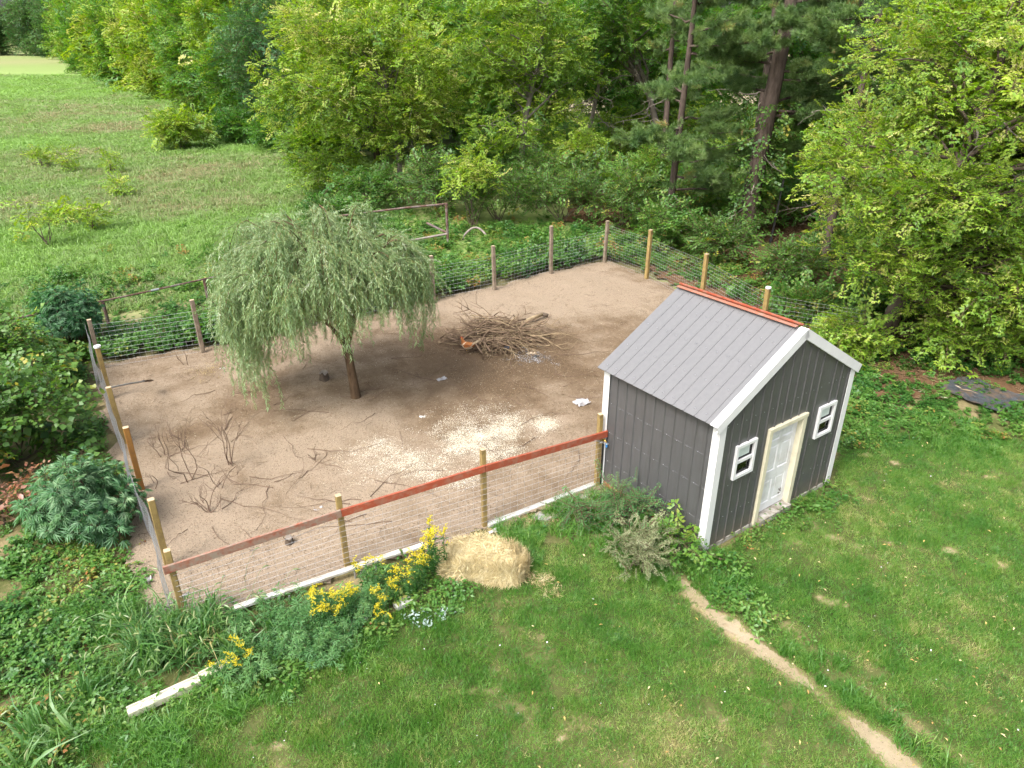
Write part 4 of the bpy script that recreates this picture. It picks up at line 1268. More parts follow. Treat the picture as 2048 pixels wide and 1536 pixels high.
# -- right-hand box elders
tree('box_elder', 'yellow green box elder leaning over the lawn right of the shed', (10.66, 18.9), [(0, 0, -.1), (.15, .1, 1.0), (.5, .3, 2.2), (1.0, .5, 4.0), (1.5, .7, 6.5), (1.9, .9, 9.2)], .24,
     [((2.0, .0, 5.6), (4.6, 3.6, 4.4), 66, 1.05), ((-.2, -.6, 3.2), (2.3, 1.6, 1.5), 15, .8), ((5.4, -2.2, 4.0), (3.2, 2.0, 2.8), 26, 1.0), ((2.6, -1.4, 2.2), (3.0, 1.5, 1.0), 18, .75)], BOX, 401, per=118, scale=.76, tint=.58, tvar=.17, limb_from=.18, zmin=1.2, group='trees of the wood', dead=5)
tree('box_elder', 'tall box elder with heavy pale seed clusters at the far right edge', (15.4, 21.5), [(0, 0, -.1), (.1, 0, 2), (.4, .1, 5), (.5, .2, 9.5)], .26,
     [((-.4, 0, 7.6), (3.6, 3.2, 3.6), 44, 1.1), ((-1, 0, 4.5), (2.6, 2.4, 2.0), 18, 1.0)], BOX, 402, per=96, scale=.82, tint=.62, tvar=.16, limb_from=.2, zmin=2.0, group='trees of the wood')
tree('box_elder', 'shaded green box elder low behind the leaning one, over the black tarp', (15.2, 19.0), [(0, 0, -.1), (.1, 0, 1.2), (.1, .1, 3.2)], .16,
     [((-.3, 0, 2.8), (2.4, 2.0, 1.7), 22, .9)], GRN, 403, per=60, scale=.95, tint=.42, tvar=.13, limb_from=.2, zmin=1.0, group='trees of the wood')

# -- pines and bare trunks in the middle of the wood
def pine(label, base, h, r0, seed, lo, hi, reach, tiers, bare=6, lean=(0, 0), fill=9, group='trees of the wood', vine=False):
    rng = np.random.RandomState(seed)
    o = thing('pine_tree', label, 'tree', (base[0], base[1], 0), 0, group)
    tr = [(lean[0] * t + .06 * math.sin(5 * t + seed), lean[1] * t, -.1 + h * t) for t in (0, .08, .25, .45, .65, .85, 1)]
    rad = [r0 * 1.25, r0, r0 * .92, r0 * .8, r0 * .65, r0 * .4, r0 * .15]
    tb = MB(); tb.tube(tr, rad, 10); link('trunk', tb.mesh('trunk', 'bark_pine', True), o)
    lb = MB(); P, R, S, T = [], [], [], []
    for k in range(tiers):
        z = lo + (hi - lo) * (k + rng.rand() * .6) / tiers
        t = z / h; a = rng.uniform(0, 6.283)
        L = reach * (1.1 - .75 * (z - lo) / (h - lo + .1)) * rng.uniform(.6, 1.15)
        s = np.array([lean[0] * t, lean[1] * t, z]); d = np.array([math.cos(a), math.sin(a), rng.uniform(-.18, .15)])
        pts = [s + d * L * i / 6 + np.array([0, 0, .10 * L * (i / 6) ** 2 + rng.normal(0, .03)]) for i in range(7)]
        MB().tube(pts, [.055, .05, .043, .036, .028, .02, .01], 5, cap=False).build('bough', 'bark_pine', o, smooth=True)
        for j in range(int(fill * L * 1.7)):
            i = rng.uniform(2.2, 6); q = pts[int(min(i, 5.99))] + rng.normal(0, .26, 3) * [1, 1, .5]
            P.append(q); R.append((rng.uniform(-3, 3), -rng.uniform(0, .6), a + rng.normal(0, .8))); S.append(rng.uniform(.75, 1.25)); T.append(np.clip(rng.normal(.42, .18), 0, 1))
    for k in range(bare):
        z = rng.uniform(.25, .95) * lo; a = rng.uniform(0, 6.283); L = rng.uniform(.8, 2.8)
        s = np.array([lean[0] * z / h, lean[1] * z / h, z]); e = s + np.array([math.cos(a) * L, math.sin(a) * L, rng.uniform(-.7, .3)])
        pts = curve(s, e, rng, 6, .05, .07)
        db = MB(); db.tube(pts, [.03, .026, .022, .018, .013, .008, .004], 4, cap=False)
        for j in range(4):
            i = rng.randint(2, 6); db.tube(curve(pts[i], pts[i] + rng.normal(0, .3, 3), rng, 3, .1, .15), [.01, .008, .005, .003], 4, cap=False)
        db.build('dead_branch', 'dead_grey', o, smooth=True)
    if P: scatter('crown', NDL, P, np.array(R), np.array(S), np.array(T), rng, o)
    if vine:
        n = 360; z = rng.uniform(.6, 5.6, n); a = rng.uniform(0, 6.283, n); rr_ = r0 + rng.uniform(.02, .55, n)
        P = np.stack([lean[0] * z / h + np.cos(a) * rr_, lean[1] * z / h + np.sin(a) * rr_, z], 1)
        scatter('climbing_vine', VIN, P, np.stack([rng.normal(0, .4, n), rng.normal(.3, .4, n), a], 1), rng.uniform(.6, 1.1, n), np.clip(rng.normal(.55, .15, n), 0, 1), rng, o)
    return o
pine('large pine with thick dark trunk wrapped in green creeper behind the yard', (9.75, 29.6), 15, .36, 501, 4.6, 13, 3.4, 26, 8, (.8, .4), vine=True)
pine('pine with bright needle tufts reaching toward the box elder', (13.4, 30.5), 14, .24, 502, 3.8, 12, 3.6, 26, 9, (-.3, 0))
pine('slim pine standing deeper behind the creeper clad pine', (12.2, 37.5), 14, .22, 503, 6.0, 13, 2.8, 16, 8, (.2, .2))
pine('straight pale barked pine at the middle of the wood', (8.2, 40.5), 15, .17, 504, 7.0, 13.5, 2.6, 14, 7, (.1, .1))
pine('pine with low bare limbs beside the brown needle clearing', (11.6, 26.0), 12, .16, 505, 6.5, 11, 2.4, 10, 8, (.5, .1))
pine('far pine between the box elders at the right', (18.5, 33), 14, .22, 506, 4.5, 12, 3.0, 18, 6, (-.2, .2))
pine('pine left of the clearing with a low needled bough over the corner post', (6.7, 30.2), 13, .15, 507, 2.2, 11, 2.6, 20, 6, (.1, 0), fill=8)
pine('dark slender pine at the right behind the leaning tree', (15.5, 26.5), 13, .17, 508, 5, 12, 2.5, 14, 6)

# -- leafy trees in the middle: visible trunks and yellow-green crowns
mid = 'trees of the wood'
tree('box_elder', 'broad yellow green box elder with pale seed bunches above the willow', (-6.2, 40), [(0, 0, -.1), (.1, 0, 1.5), (-.1, .1, 3.5), (-.4, .2, 6), (-.6, .3, 9)], .17,
     [((-1.2, -.6, 6.0), (5.0, 3.4, 3.6), 62, 1.25)], BOX, 411, per=80, scale=.98, tint=.62, tvar=.17, group=mid, barkm='bark_grey', dead=5, zmin=1.6)
tree('box_elder', 'open crowned tree with grey trunk and bare twigs left of the middle', (.4, 39.5), [(0, 0, -.1), (.1, 0, 2.0), (.3, .1, 4.0), (.9, .2, 6.5), (1.4, .3, 9.5)], .22,
     [((.2, .2, 7.6), (3.6, 3.0, 2.8), 34, 1.15), ((-1.0, -2.6, 3.2), (1.6, 1.2, 1.1), 9, .8)], BOX, 412, per=72, scale=.95, tint=.48, tvar=.16, group=mid, barkm='bark_grey', dead=12, limb_from=.35)
tree('leafy_tree', 'forked grey trunk leaning left with bright green leaf tufts at the top', (9.2, 45), [(0, 0, -.1), (-.3, 0, 2.4), (-1.2, 0, 4.8), (-3.0, 0, 7.2), (-4.0, .1, 9.8)], .26,
     [((-3.0, -.5, 9.4), (3.4, 3.0, 2.4), 30, 1.15)], GRN, 413, per=76, scale=1.0, tint=.62, tvar=.15, group=mid, barkm='bark_grey', dead=12, limb_from=.5)
tree('leafy_tree', 'thin grey stemmed tree with sparse leaves in the middle of the wood', (4.6, 46), [(0, 0, -.1), (.2, 0, 3), (.7, 0, 6), (1.4, 0, 9.5)], .17,
     [((.8, 0, 8.6), (3.2, 3.0, 2.8), 28, 1.15)], GRN, 414, per=70, scale=1.0, tint=.6, tvar=.15, group=mid, barkm='bark_grey', dead=12, limb_from=.4)
tree('leafy_tree', 'shaded tree filling the wood behind the pines', (16, 44), [(0, 0, -.1), (.1, 0, 4), (.2, 0, 9)], .2,
     [((0, 0, 6.5), (4.6, 3.6, 4.6), 50, 1.4)], GRN, 415, per=41, scale=1.5, tint=.45, tvar=.16, group=mid)
tree('leafy_tree', 'deep green tree closing the view behind the grey forked trunk', (8.5, 54), [(0, 0, -.1), (.1, 0, 4), (.2, 0, 10)], .2,
     [((0, 0, 6.5), (5.5, 3.6, 5.2), 60, 1.5)], GRN, 416, per=38, scale=1.7, tint=.5, tvar=.16, group=mid)
tree('leafy_tree', 'olive green tree closing the view behind the open crowned tree', (-1.5, 53), [(0, 0, -.1), (.1, 0, 4), (.2, 0, 10)], .2,
     [((0, 0, 6.8), (5.5, 3.6, 5.4), 64, 1.5)], GRN, 417, per=38, scale=1.7, tint=.62, tvar=.18, group=mid)
tree('leafy_tree', 'rounded yellowish tree behind the broad box elder', (-9.5, 52), [(0, 0, -.1), (.1, 0, 4), (.2, 0, 9)], .2,
     [((0, 0, 6.4), (5.0, 3.6, 5.0), 60, 1.45)], BOX, 418, per=38, scale=1.7, tint=.55, tvar=.17, group=mid)
tree('leafy_tree', 'bushy green tree far behind the right box elders', (24, 38), [(0, 0, -.1), (.1, 0, 4), (.2, 0, 9)], .2,
     [((0, 0, 6.4), (5.2, 3.8, 5.0), 52, 1.5)], GRN, 419, per=38, scale=1.7, tint=.55, tvar=.17, group=mid)
tree('leafy_tree', 'green tree at the right edge behind the tall box elder', (20, 27), [(0, 0, -.1), (.1, 0, 3), (.2, 0, 8)], .2,
     [((0, 0, 5.5), (4.0, 3.4, 4.4), 46, 1.3)], BOX, 420, per=48, scale=1.3, tint=.45, tvar=.17, group=mid, zmin=1.4)

# -- the tree line along the meadow, nearest first
TL = [(-12.0, 58, 6.2, 12.5, 'blue', .50, 'bluish green dense tree at the near end of the meadow tree line'),
      (-17.5, 63, 5.6, 12.0, 'blue', .55, 'tall blue green tree second along the meadow tree line'),
      (-23.5, 70, 5.2, 9.0, 'green', .52, 'rounded green tree bulging into the meadow'),
      (-26.5, 80, 6.0, 13.5, 'boxelder', .55, 'tall olive tree behind the rounded green one'),
      (-33.0, 84, 4.8, 9.0, 'green', .66, 'bright green smaller round tree at the foot of the tree line'),
      (-36.0, 94, 5.6, 14.0, 'green', .68, 'bright yellow green tall tree in the middle of the tree line'),
      (-44.0, 104, 6.0, 13.0, 'boxelder', .66, 'pale yellowish tree with full crown along the meadow'),
      (-53.0, 118, 6.4, 13.5, 'boxelder', .72, 'pale straw green tree farther along the meadow'),
      (-63.0, 132, 6.5, 13.0, 'green', .68, 'light green round tree near the far bend of the meadow'),
      (-76.0, 152, 7.0, 13.5, 'boxelder', .62, 'last pale tree before the far dark wood'),
      (-92.0, 178, 7.5, 13.5, 'green', .6, 'small looking round tree at the far bend'),
      (-22.0, 92, 6.5, 15, 'blue', .5, 'dark tall tree rising behind the tree line'),
      (-5.0, 66, 6.2, 14.5, 'green', .5, 'tall green tree behind the broad box elder crowns'),
      (-48.0, 125, 7, 16, 'green', .55, 'high crown behind the pale yellowish trees')]
for i, (x, y, r, h, sp_, ti, lb_) in enumerate(TL):
    far = min(3.0, y / 45)
    tree('leafy_tree', lb_, (x, y), [(0, 0, -.1), (.1, 0, h * .3), (.2, .1, h * .85)], .24,
         [((0, 0, h * .55), (r * .82, r * .82, h * .42), int(40 + h * 2.2), r * .27), ((0, -r * .3, h * .2), (r * .8, r * .5, h * .14), 16, r * .24)], [f'{sp_}{k}' for k in range(3)], 600 + i, per=int(52 / far ** 1.1) + 8, scale=1.30 * far ** .85, tint=ti, tvar=.14, group='tree line along the meadow', zmin=.8)
FT = [(-235, 330, 12, 22), (-212, 322, 11, 20), (-262, 335, 12, 22), (-190, 318, 11, 22), (-168, 300, 11, 22), (-288, 345, 13, 24), (-150, 275, 10, 20), (-128, 240, 9, 18), (-110, 210, 8, 16), (-200, 350, 14, 27), (-250, 360, 15, 28)]
FL = ['far dark tree at the end of the meadow, third from the left edge', 'far dark tree at the end of the meadow, fourth from the left edge', 'far dark tree at the end of the meadow, second from the left edge', 'far dark tree at the end of the meadow, fifth from the left edge', 'far tree in shade where the meadow track ends', 'far dark tree at the very left edge of the meadow end', 'far green tree right of the meadow track', 'far rounded tree where the tree line meets the dark wood', 'far pale tree just beyond the bend of the tree line', 'far tall crown behind the dark trees, right one', 'far tall crown behind the dark trees, left one']
for i, ((x, y, r, h), lb_) in enumerate(zip(FT, FL)):
    tree('leafy_tree', lb_, (x, y), [(0, 0, -.1), (.1, 0, h * .3), (.2, .1, h * .8)], .4,
         [((0, 0, h * .50), (r * .8, r * .8, h * .46), 52, r * .27), ((0, -r * .3, h * .16), (r * .9, r * .5, h * .1), 14, r * .25)], BLU if i in (0, 1, 2, 3, 4, 5, 9, 10) else GRN, 650 + i, per=5.5, scale=5.5, tint=.75, tvar=.14, group='far trees at the meadow end', zmin=1.0)

# ------------------------------------------------------------------ shrubs of the thicket
th = 'shrubs of the thicket behind the yard'
SH = [(-3.6, 35.2, 2.2, 2.9, 'dark', .55, 'dark green bush behind the rusty pipe brace'),
      (-.6, 33.6, 2.2, 2.9, 'dark', .5, 'dark green bush over the bent pale tube'),
      (2.3, 33.2, 2.3, 3.0, 'dark', .55, 'dark bush behind the tall middle grey post'),
      (4.9, 32.4, 2.0, 2.7, 'dark', .6, 'dark bush behind the back corner post'),
      (7.4, 31.8, 1.9, 2.5, 'dark', .62, 'dark bush left of the creeper clad pine'),
      (1.2, 36.6, 2.6, 3.2, 'dark', .5, 'dark green honeysuckle bush further back in the middle'),
      (5.0, 36.5, 2.6, 3.0, 'dark', .42, 'dark green honeysuckle bush in front of the grey forked trunk'),
      (8.2, 35.8, 2.0, 2.6, 'green', .5, 'mid green bush beside the slim pines'),
      (-6.8, 36.6, 2.4, 2.3, 'bramble', .42, 'tangled bramble bush left of the dark thicket'),
      (-9.8, 40.0, 2.6, 2.2, 'boxelder', .5, 'yellow green low bush at the foot of the broad box elder'),
      (-3.2, 38.6, 2.4, 2.6, 'dark', .5, 'green bush hiding the foot of the thin grey tree'),
      (-8.0, 32.8, 1.9, 1.3, 'bramble', .38, 'low bramble mound behind the crown of the willow'),
      (11.8, 33.4, 2.3, 2.6, 'green', .42, 'green bush right of the creeper clad pine'),
      (14.6, 34.0, 2.3, 2.4, 'green', .4, 'green bush in shade between the two pines'),
      (7.9, 26.6, 1.5, 2.0, 'dark', .5, 'leafy bush outside the right yard fence near its yellow posts'),
      (10.0, 24.2, 1.3, 1.5, 'dark', .55, 'small leafy bush below the needle clearing'),
      (6.3, 28.6, 1.3, 1.9, 'bramble', .5, 'light green bush outside the back corner of the yard'),
      (11.0, 21.0, 1.3, 1.2, 'bramble', .45, 'low bush under the leaning box elder behind the shed'),
      (-13.5, 50.5, 2.6, 2.6, 'boxelder', .42, 'low green bush below the bluish tree line end'),
      (-17.5, 56.5, 2.6, 2.8, 'green', .38, 'dark low bush at the edge of the meadow trees'),
      (-25.2, 57.0, 2.2, 3.0, 'boxelder', .60, 'light green sumac bush standing out in the meadow'),
      (-21.8, 60.5, 2.4, 2.4, 'green', .40, 'green bush just right of the meadow sumac')]
for i, (x, y, r, h, s_, ti, lb_) in enumerate(SH):
    bush('shrub', lb_, (x, y), (r, r * .85, h), int(16 + 6 * r), .62 if y < 45 else .8, [f'{s_}{k}' for k in range(3)], 700 + i, per=66 if y < 45 else 38, scale=1.05 if y < 45 else 1.5, tint=ti, tvar=.13, group=th, stems=10)
sap = 'young saplings in the meadow'
for i, (px, py, h, lb_) in enumerate(((95, 492, 1.9, 'yellow green sapling in the left meadow, nearest the pipe fence'), (190, 462, 1.2, 'small bright sapling in the meadow right of the nearest one'), (130, 345, 1.6, 'sapling with upright stems farther out in the meadow'), (225, 347, 1.5, 'low sapling right of the upright one in the meadow'), (82, 335, 1.3, 'little sapling left of the upright one in the meadow'), (130, 452, .8, 'tiny sapling between the two near meadow saplings'), (240, 392, .9, 'faint low sapling in the brown meadow grass'))):
    c = gp(px, py)
    bush('sapling', lb_, c, (h * .42, h * .42, h), 9, .30, BOX, 740 + i, per=46, scale=1.1, tint=.62, tvar=.12, group=sap, cat='sapling', stems=6)
bush('grape_vine', 'broad leaved wild grape mound left of the chicken wire fence', (-10.4, 12.7), (1.9, 1.9, 2.4), 46, .5, VIN, 760, per=100, scale=.70, tint=.47, tvar=.16, cat='vine', stems=8, zlift=.28)
bush('grape_vine', 'wild grape mound with bright leaves at the left edge beside the upper hemp plant', (-12.6, 15.6), (2.0, 1.7, 2.2), 40, .48, VIN, 761, per=96, scale=.70, tint=.55, tvar=.16, cat='vine', stems=8, zlift=.3)
bush('dogwood_shrub', 'small shrub with pink and rusty leaves at the left edge', (-9.1, 10.6), (.7, .7, 1.0), 9, .28, [f'red{k}' for k in range(3)], 762, per=55, scale=1.0, tint=.5, tvar=.25, stems=5)
bush('mugwort_bush', 'round pale grey green bush at the near corner of the shed', (2.12, 9.32), (.52, .52, .82), 24, .21, [f'pale{k}' for k in range(3)], 763, per=330, scale=.62, tint=.45, tvar=.2, stems=9)
bush('tall_weed', 'tall dark feathery weed against the left wall of the shed', (1.95, 10.35), (.55, .45, 1.05), 16, .24, FIN, 764, per=120, scale=.9, tint=.5, tvar=.16, cat='weed', stems=9)
bush('tall_weed', 'second feathery weed by the shed wall, nearer the fence', (1.30, 10.55), (.50, .42, .55), 12, .22, FIN, 765, per=110, scale=.9, tint=.55, tvar=.16, cat='weed', stems=9)
bush('tall_weed', 'fresh green broad leaved weed at the white shed corner', (2.75, 9.55), (.34, .30, .65), 9, .18, GRN, 766, per=90, scale=.8, tint=.62, tvar=.12, cat='weed', stems=6)

def hemp(label, base, size, n, seed, tint):
    rng = np.random.RandomState(seed)
    o = thing('hemp_plant', label, 'plant', (base[0], base[1], 0), 0, 'wild hemp plants')
    u = rand_unit(rng, n, -.25, 1)
    q = rng.uniform(.55, 1.0, n)[:, None]
    P = np.array([0, 0, size[2] * .42]) + u * q * [size[0], size[1], size[2] * .58]
    P += .22 * np.stack([nz(P[:, 0], P[:, 2], 5, seed), nz(P[:, 1], P[:, 2], 5, seed + 1), nz(P[:, 0], P[:, 1], 5, seed + 2)], 1)
    P[:, 2] = np.maximum(P[:, 2], .15)
    az = np.arctan2(u[:, 1], u[:, 0]); tl = np.arccos(np.clip(u[:, 2], -1, 1)) * .55
    R = np.stack([np.zeros(n), tl, az], 1) + rng.normal(0, .18, (n, 3))
    sb = MB()
    for k in range(0, n, 5):
        b0 = (rng.normal(0, .10), rng.normal(0, .10), -.05)
        sb.tube(curve(b0, P[k], rng, 4, 0, .05, .05), [.014, .012, .010, .007, .004], 5, cap=False)
    link('stems', sb.mesh('stems', 'twig', True), o)
    T = np.clip(tint + .30 * u[:, 2] * rng.rand(n) + rng.normal(0, .12, n), 0, 1)
    scatter('foliage', [f'hemp{k}' for k in range(3)], P, R, rng.uniform(1.1, 1.7, n) * (1.15 - .15 * u[:, 2]), T, rng, o)
hemp('bushy pale green hemp plant with palmate leaves left of the chicken wire', (-7.45, 10.15), (.95, .85, 1.5), 170, 81, .58)
hemp('darker hemp plant with palmate leaves behind the back left corner post', (-12.3, 18.6), (.95, .85, 2.0), 170, 82, .26)

# ------------------------------------------------------------------ grass and ground cover
def region_points(rng, n, x0, x1, y0, y1, prob):
    x, y = rng.uniform(x0, x1, n), rng.uniform(y0, y1, n)
    k = rng.rand(n) < prob(x, y)
    return x[k], y[k]

def in_view(x, y, m=.25, z=0):
    dz = y * CP + (CAM_H - z) * SP
    a, b = x / dz * FPX / 1024, (y * SP - (CAM_H - z) * CP) / dz * FPX / 768
    return (np.abs(a) < 1 + m) & (b > -1 - m)

rng = np.random.RandomState(900)
# mown lawn
def p_lawn(x, y):
    d = dryness(x, y)
    return (sdist(x, y, LAWN) > -.10 + .25 * nz(x, y, 3, 91)) * ~in_shed(x, y, .03) * np.clip(1.25 - 1.25 * d, 0.03, 1) * in_view(x, y)
x, y = region_points(rng, 24000, -8, 13, 4.6, 14.6, p_lawn)
n = len(x)
d = dryness(x, y)
scatter('lawn_grass', [f'lawn{k}' for k in range(4)], np.stack([x, y, 0 * x + .004], 1), np.stack([rng.normal(0, .1, n), rng.normal(0, .1, n), rng.uniform(0, 6.283, n)], 1),
        np.stack([rng.uniform(.8, 1.2, n)] * 2 + [rng.uniform(.6, 1.4, n) * (1.2 - .5 * d) * (1 + .35 * nz(x, y, 5, 87))], 1), np.clip(.20 + .70 * d + .16 * nz(x, y, 1.1, 92) + .18 * nz(x, y, 4.5, 88) + rng.normal(0, .19, n), 0, 1), rng)['label'] = 'mown green lawn grass with dry patches'
# longer grass: along the shed, the fence foot, the track's crown
def p_tuft(x, y):
    f = .0 * x
    for px, py, r, a in ((1120, 1010, .55, .9), (1050, 1075, .40, .9), (1200, 1030, .7, .7), (1240, 1085, .5, .6), (1330, 1165, .25, .8), (1345, 1120, .3, .6), (1400, 1130, .25, .7), (1450, 1170, .25, .4), (1060, 1130, .25, .4), (1630, 1010, .35, .35), (450, 1400, .4, .6), (530, 1355, .4, .6), (330, 1490, .5, .6), (720, 1300, .35, .5), (160, 1450, .7, .5), (250, 1240, .4, .6), (140, 1240, .4, .6), (1900, 870, 1.0, .25), (1740, 860, .5, .3), (1800, 1420, .12, .5), (1700, 1330, .14, .5)):
        c = gp(px, py); f = np.maximum(f, a * np.exp(-((x - c[0]) ** 2 + (y - c[1]) ** 2) / (r * r)))
    f = np.maximum(f, .06 * (nz(x, y, 3.2, 86) > .35) * (sdist(x, y, LAWN) > 0)); f = np.maximum(f, .35 * np.exp(-(seg_dist(x, y, [.5 * (a + b) for a, b in zip(TRACK[3:], RUT2[1:])]) / .14) ** 2))
    return f * ~in_shed(x, y, .02) * (sdist(x, y, PEN) < -.05)
x, y = region_points(rng, 26000, -8, 13, 4.8, 14.8, p_tuft)
n = len(x)
scatter('long_grass', [f'tuft{k}' for k in range(3)], np.stack([x, y, 0 * x], 1), np.stack([rng.normal(0, .15, n), rng.normal(0, .15, n), rng.uniform(0, 6.283, n)], 1), rng.uniform(.6, 1.15, n) * np.where((p_tuft(x, y) < .07), .45, 1), np.clip(rng.normal(.26, .14, n), 0, 1), rng)['label'] = 'longer uncut grass along the shed and fence'
# meadow
MEADOW = np.array([(-40, 18), (-17, 19.3), (-11, 22.5), (-5.5, 27.5), (-5, 33), (-7, 42), (-10, 52), (-14, 59), (-20, 66), (-30, 82), (-48, 108), (-82, 160), (-200, 160), (-120, 60)])
def p_mead(x, y):
    return (sdist(x, y, MEADOW) > 0) * in_view(x, y, .06) * np.minimum(1, 30 / np.hypot(x, y)) ** 1.3
x, y = region_points(rng, 210000, -110, -3, 18, 160, p_mead)
n = len(x); dd = np.hypot(x, y)
scatter('meadow_grass', [f'meadow{k}' for k in range(3)], np.stack([x, y, 0 * x - .05], 1), np.stack([rng.normal(0, .12, n), rng.normal(0, .12, n), rng.uniform(0, 6.283, n)], 1),
        np.stack([rng.uniform(.8, 1.3, n) * np.maximum(1, dd / 34)] * 2 + [rng.uniform(.5, 1.1, n) * (1 + .25 * nz(x, y, .6, 93))], 1), np.clip(np.maximum(meadow_tint(x, y), .2) + rng.normal(0, .14, n), 0, 1), rng)['label'] = 'long meadow grass with green and brown bands'

# brambles and herbs
def p_herb(x, y):
    s = seg_dist(x, y, BACKLINE)
    a = np.exp(-np.maximum(0, s - 1.4) ** 2 / 3.0) * (sdist(x, y, PEN) < -.30) * (.75 + .5 * nz(x, y, .8, 94))
    for cx, cy, r, w in ((-9, 26.5, 3.0, .5), (-4.5, 29.5, 3.2, .85), (0, 30, 2.5, .9), (3.6, 30, 2.0, .8), (-6.5, 33, 3.2, .6), (-14, 22.5, 3.0, .5), (7.0, 25.4, 1.5, .8), (9.0, 22.6, 1.5, .7), (10.0, 19.6, 1.2, .7), (9.6, 17.2, 1.0, .8), (11.4, 17.2, .9, .7), (8.4, 18.2, .9, .8), (8.6, 15.6, 1.3, 1.0), (9.8, 14.9, 1.2, .9), (7.6, 14.6, .9, .9), (13.5, 14.6, 1.2, .6), (11, 14.0, .7, .6), (-9.2, 9.2, 2.2, .55), (-7.6, 7.6, 1.4, .42), (-6.9, 12.6, 1.0, .5), (-9.2, 14.6, 1.2, .6), (-10.8, 16.4, 1.0, .7), (-8.0, 5.8, 1.8, .5), (13.5, 16.5, 1.5, .5), (12, 18, 1.2, .4), (11.6, 14.7, .8, .8), (15, 15.4, 1.0, .5)):
        a = np.maximum(a, w * np.exp(-((x - cx) ** 2 + (y - cy) ** 2) / (r * r)))
    k = (sdist(x, y, PEN) < -.28) & ~in_shed(x, y, .05) & (sdist(x, y, LAWN) < .1)
    return np.clip(a, 0, 1) * k * in_view(x, y, .15) * (.55 + .45 * (y < 20))
x, y = region_points(rng, 42000, -18, 16, 4.8, 36, p_herb)
n = len(x)
hz_ = np.where((seg_dist(x, y, BACKLINE) < .9) & (x > -9), 1.75, 1) * np.clip(.9 + .5 * nz(x, y, .7, 95) + .25 * nz(x, y, 2, 96), .35, 1.7) * np.where(y > 17.5, 1.3, .8) * np.where((x > 6.5) & (y < 17), .8, 1)
scatter('bramble_cover', [f'herb{k}' for k in range(3)], np.stack([x, y, 0 * x - .03], 1), np.stack([rng.normal(0, .2, n), rng.normal(0, .2, n), rng.uniform(0, 6.283, n)], 1), np.stack([rng.uniform(.8, 1.25, n) * np.sqrt(hz_)] * 2 + [rng.uniform(.7, 1.3, n) * hz_], 1), np.clip(.46 + .26 * nz(x, y, .5, 97) + .24 * nz(x, y, 2.3, 98) + rng.normal(0, .17, n), 0, .985), rng)['label'] = 'brambles and broad leaved herbs round the yard fence'
def p_weed(x, y):
    a = .0 * x
    for px, py, r, w in ((60, 1300, 1.2, .7), (150, 1180, .9, .7), (230, 1180, .7, .7), (60, 1480, 1.0, .6), (200, 1400, .8, .5), (620, 1270, .55, .8), (560, 1320, .5, .8), (480, 1330, .5, .7), (700, 1240, .45, .8), (780, 1180, .4, .9), (860, 1170, .35, 1), (900, 1190, .3, .9), (1470, 1205, .28, 1.0), (1530, 1245, .22, .8), (1640, 1300, .15, .5), (1440, 1130, .25, .5), (1480, 1075, .25, .7), (1560, 1045, .3, .9), (1620, 1020, .35, 1.0), (1670, 990, .25, .9), (1365, 1125, .25, .9), (1720, 870, .5, .8), (1790, 840, .6, .8), (300, 1250, .3, .6), (400, 1250, .4, .6), (160, 1050, .6, .5), (220, 950, .5, .8), (170, 880, .6, .7), (130, 760, .6, .7)):
        c = gp(px, py); a = np.maximum(a, w * np.exp(-((x - c[0]) ** 2 + (y - c[1]) ** 2) / (r * r)))
    a = np.maximum(a, .05 * (nz(x, y, 2.1, 85) > .2) * (sdist(x, y, LAWN) > 0))
    return a * ~in_shed(x, y, .04) * (sdist(x, y, PEN) < .05)
x, y = region_points(rng, 30000, -13, 12, 4.8, 18, p_weed)
n = len(x)
scatter('broadleaf_weeds', [f'weed{k}' for k in range(3)], np.stack([x, y, 0 * x - .01], 1), np.stack([rng.normal(0, .15, n), rng.normal(0, .15, n), rng.uniform(0, 6.283, n)], 1), rng.uniform(.7, 1.5, n) * np.where(p_weed(x, y) < .055, .35, 1), np.clip(.48 + .2 * nz(x, y, 1.3, 99) + rng.normal(0, .14, n), 0, .95), rng)['label'] = 'low broadleaf weeds along the shed front and fence foot'
# feathery weeds among the golden rod, foxtail grass at the lower left
def spots(rng, lst, spread, n):
    P = []
    for px, py, k in lst:
        c = gp(px, py); P.append(np.stack([rng.normal(c[0], spread, int(n * k)), rng.normal(c[1], spread * .8, int(n * k)), np.zeros(int(n * k))], 1))
    return np.concatenate(P)
P = spots(rng, ((655, 1300, .9), (610, 1275, .8), (565, 1320, .6), (500, 1350, .5), (640, 1250, .8), (700, 1245, .5), (760, 1200, .4), (540, 1265, .5), (1260, 1030, .5)), .19, 24)
n = len(P)
scatter('feathery_weeds', [f'feather{k}' for k in range(3)], P, np.stack([rng.normal(0, .35, n), rng.normal(0, .35, n), rng.uniform(0, 6.283, n)], 1), rng.uniform(.7, 1.35, n), np.clip(rng.normal(.62, .13, n), 0, .9), rng)['label'] = 'feathery leaved weeds in front of the red railed fence'
P = spots(rng, ((300, 1310, 1), (360, 1290, 1), (420, 1290, 1), (330, 1330, .9), (260, 1340, .5), (450, 1310, .5), (180, 1400, .25), (80, 1510, .5), (400, 1240, .4), (540, 1240, .15), (280, 1250, .4)), .24, 15)
n = len(P)
scatter('foxtail_grass', [f'broad{k}' for k in range(3)], P, np.stack([rng.normal(0, .25, n), rng.normal(0, .25, n), rng.uniform(0, 6.283, n)], 1), rng.uniform(.65, 1.2, n), np.clip(rng.normal(.45, .2, n), 0, 1), rng)['label'] = 'tall foxtail grass at the near left corner post'
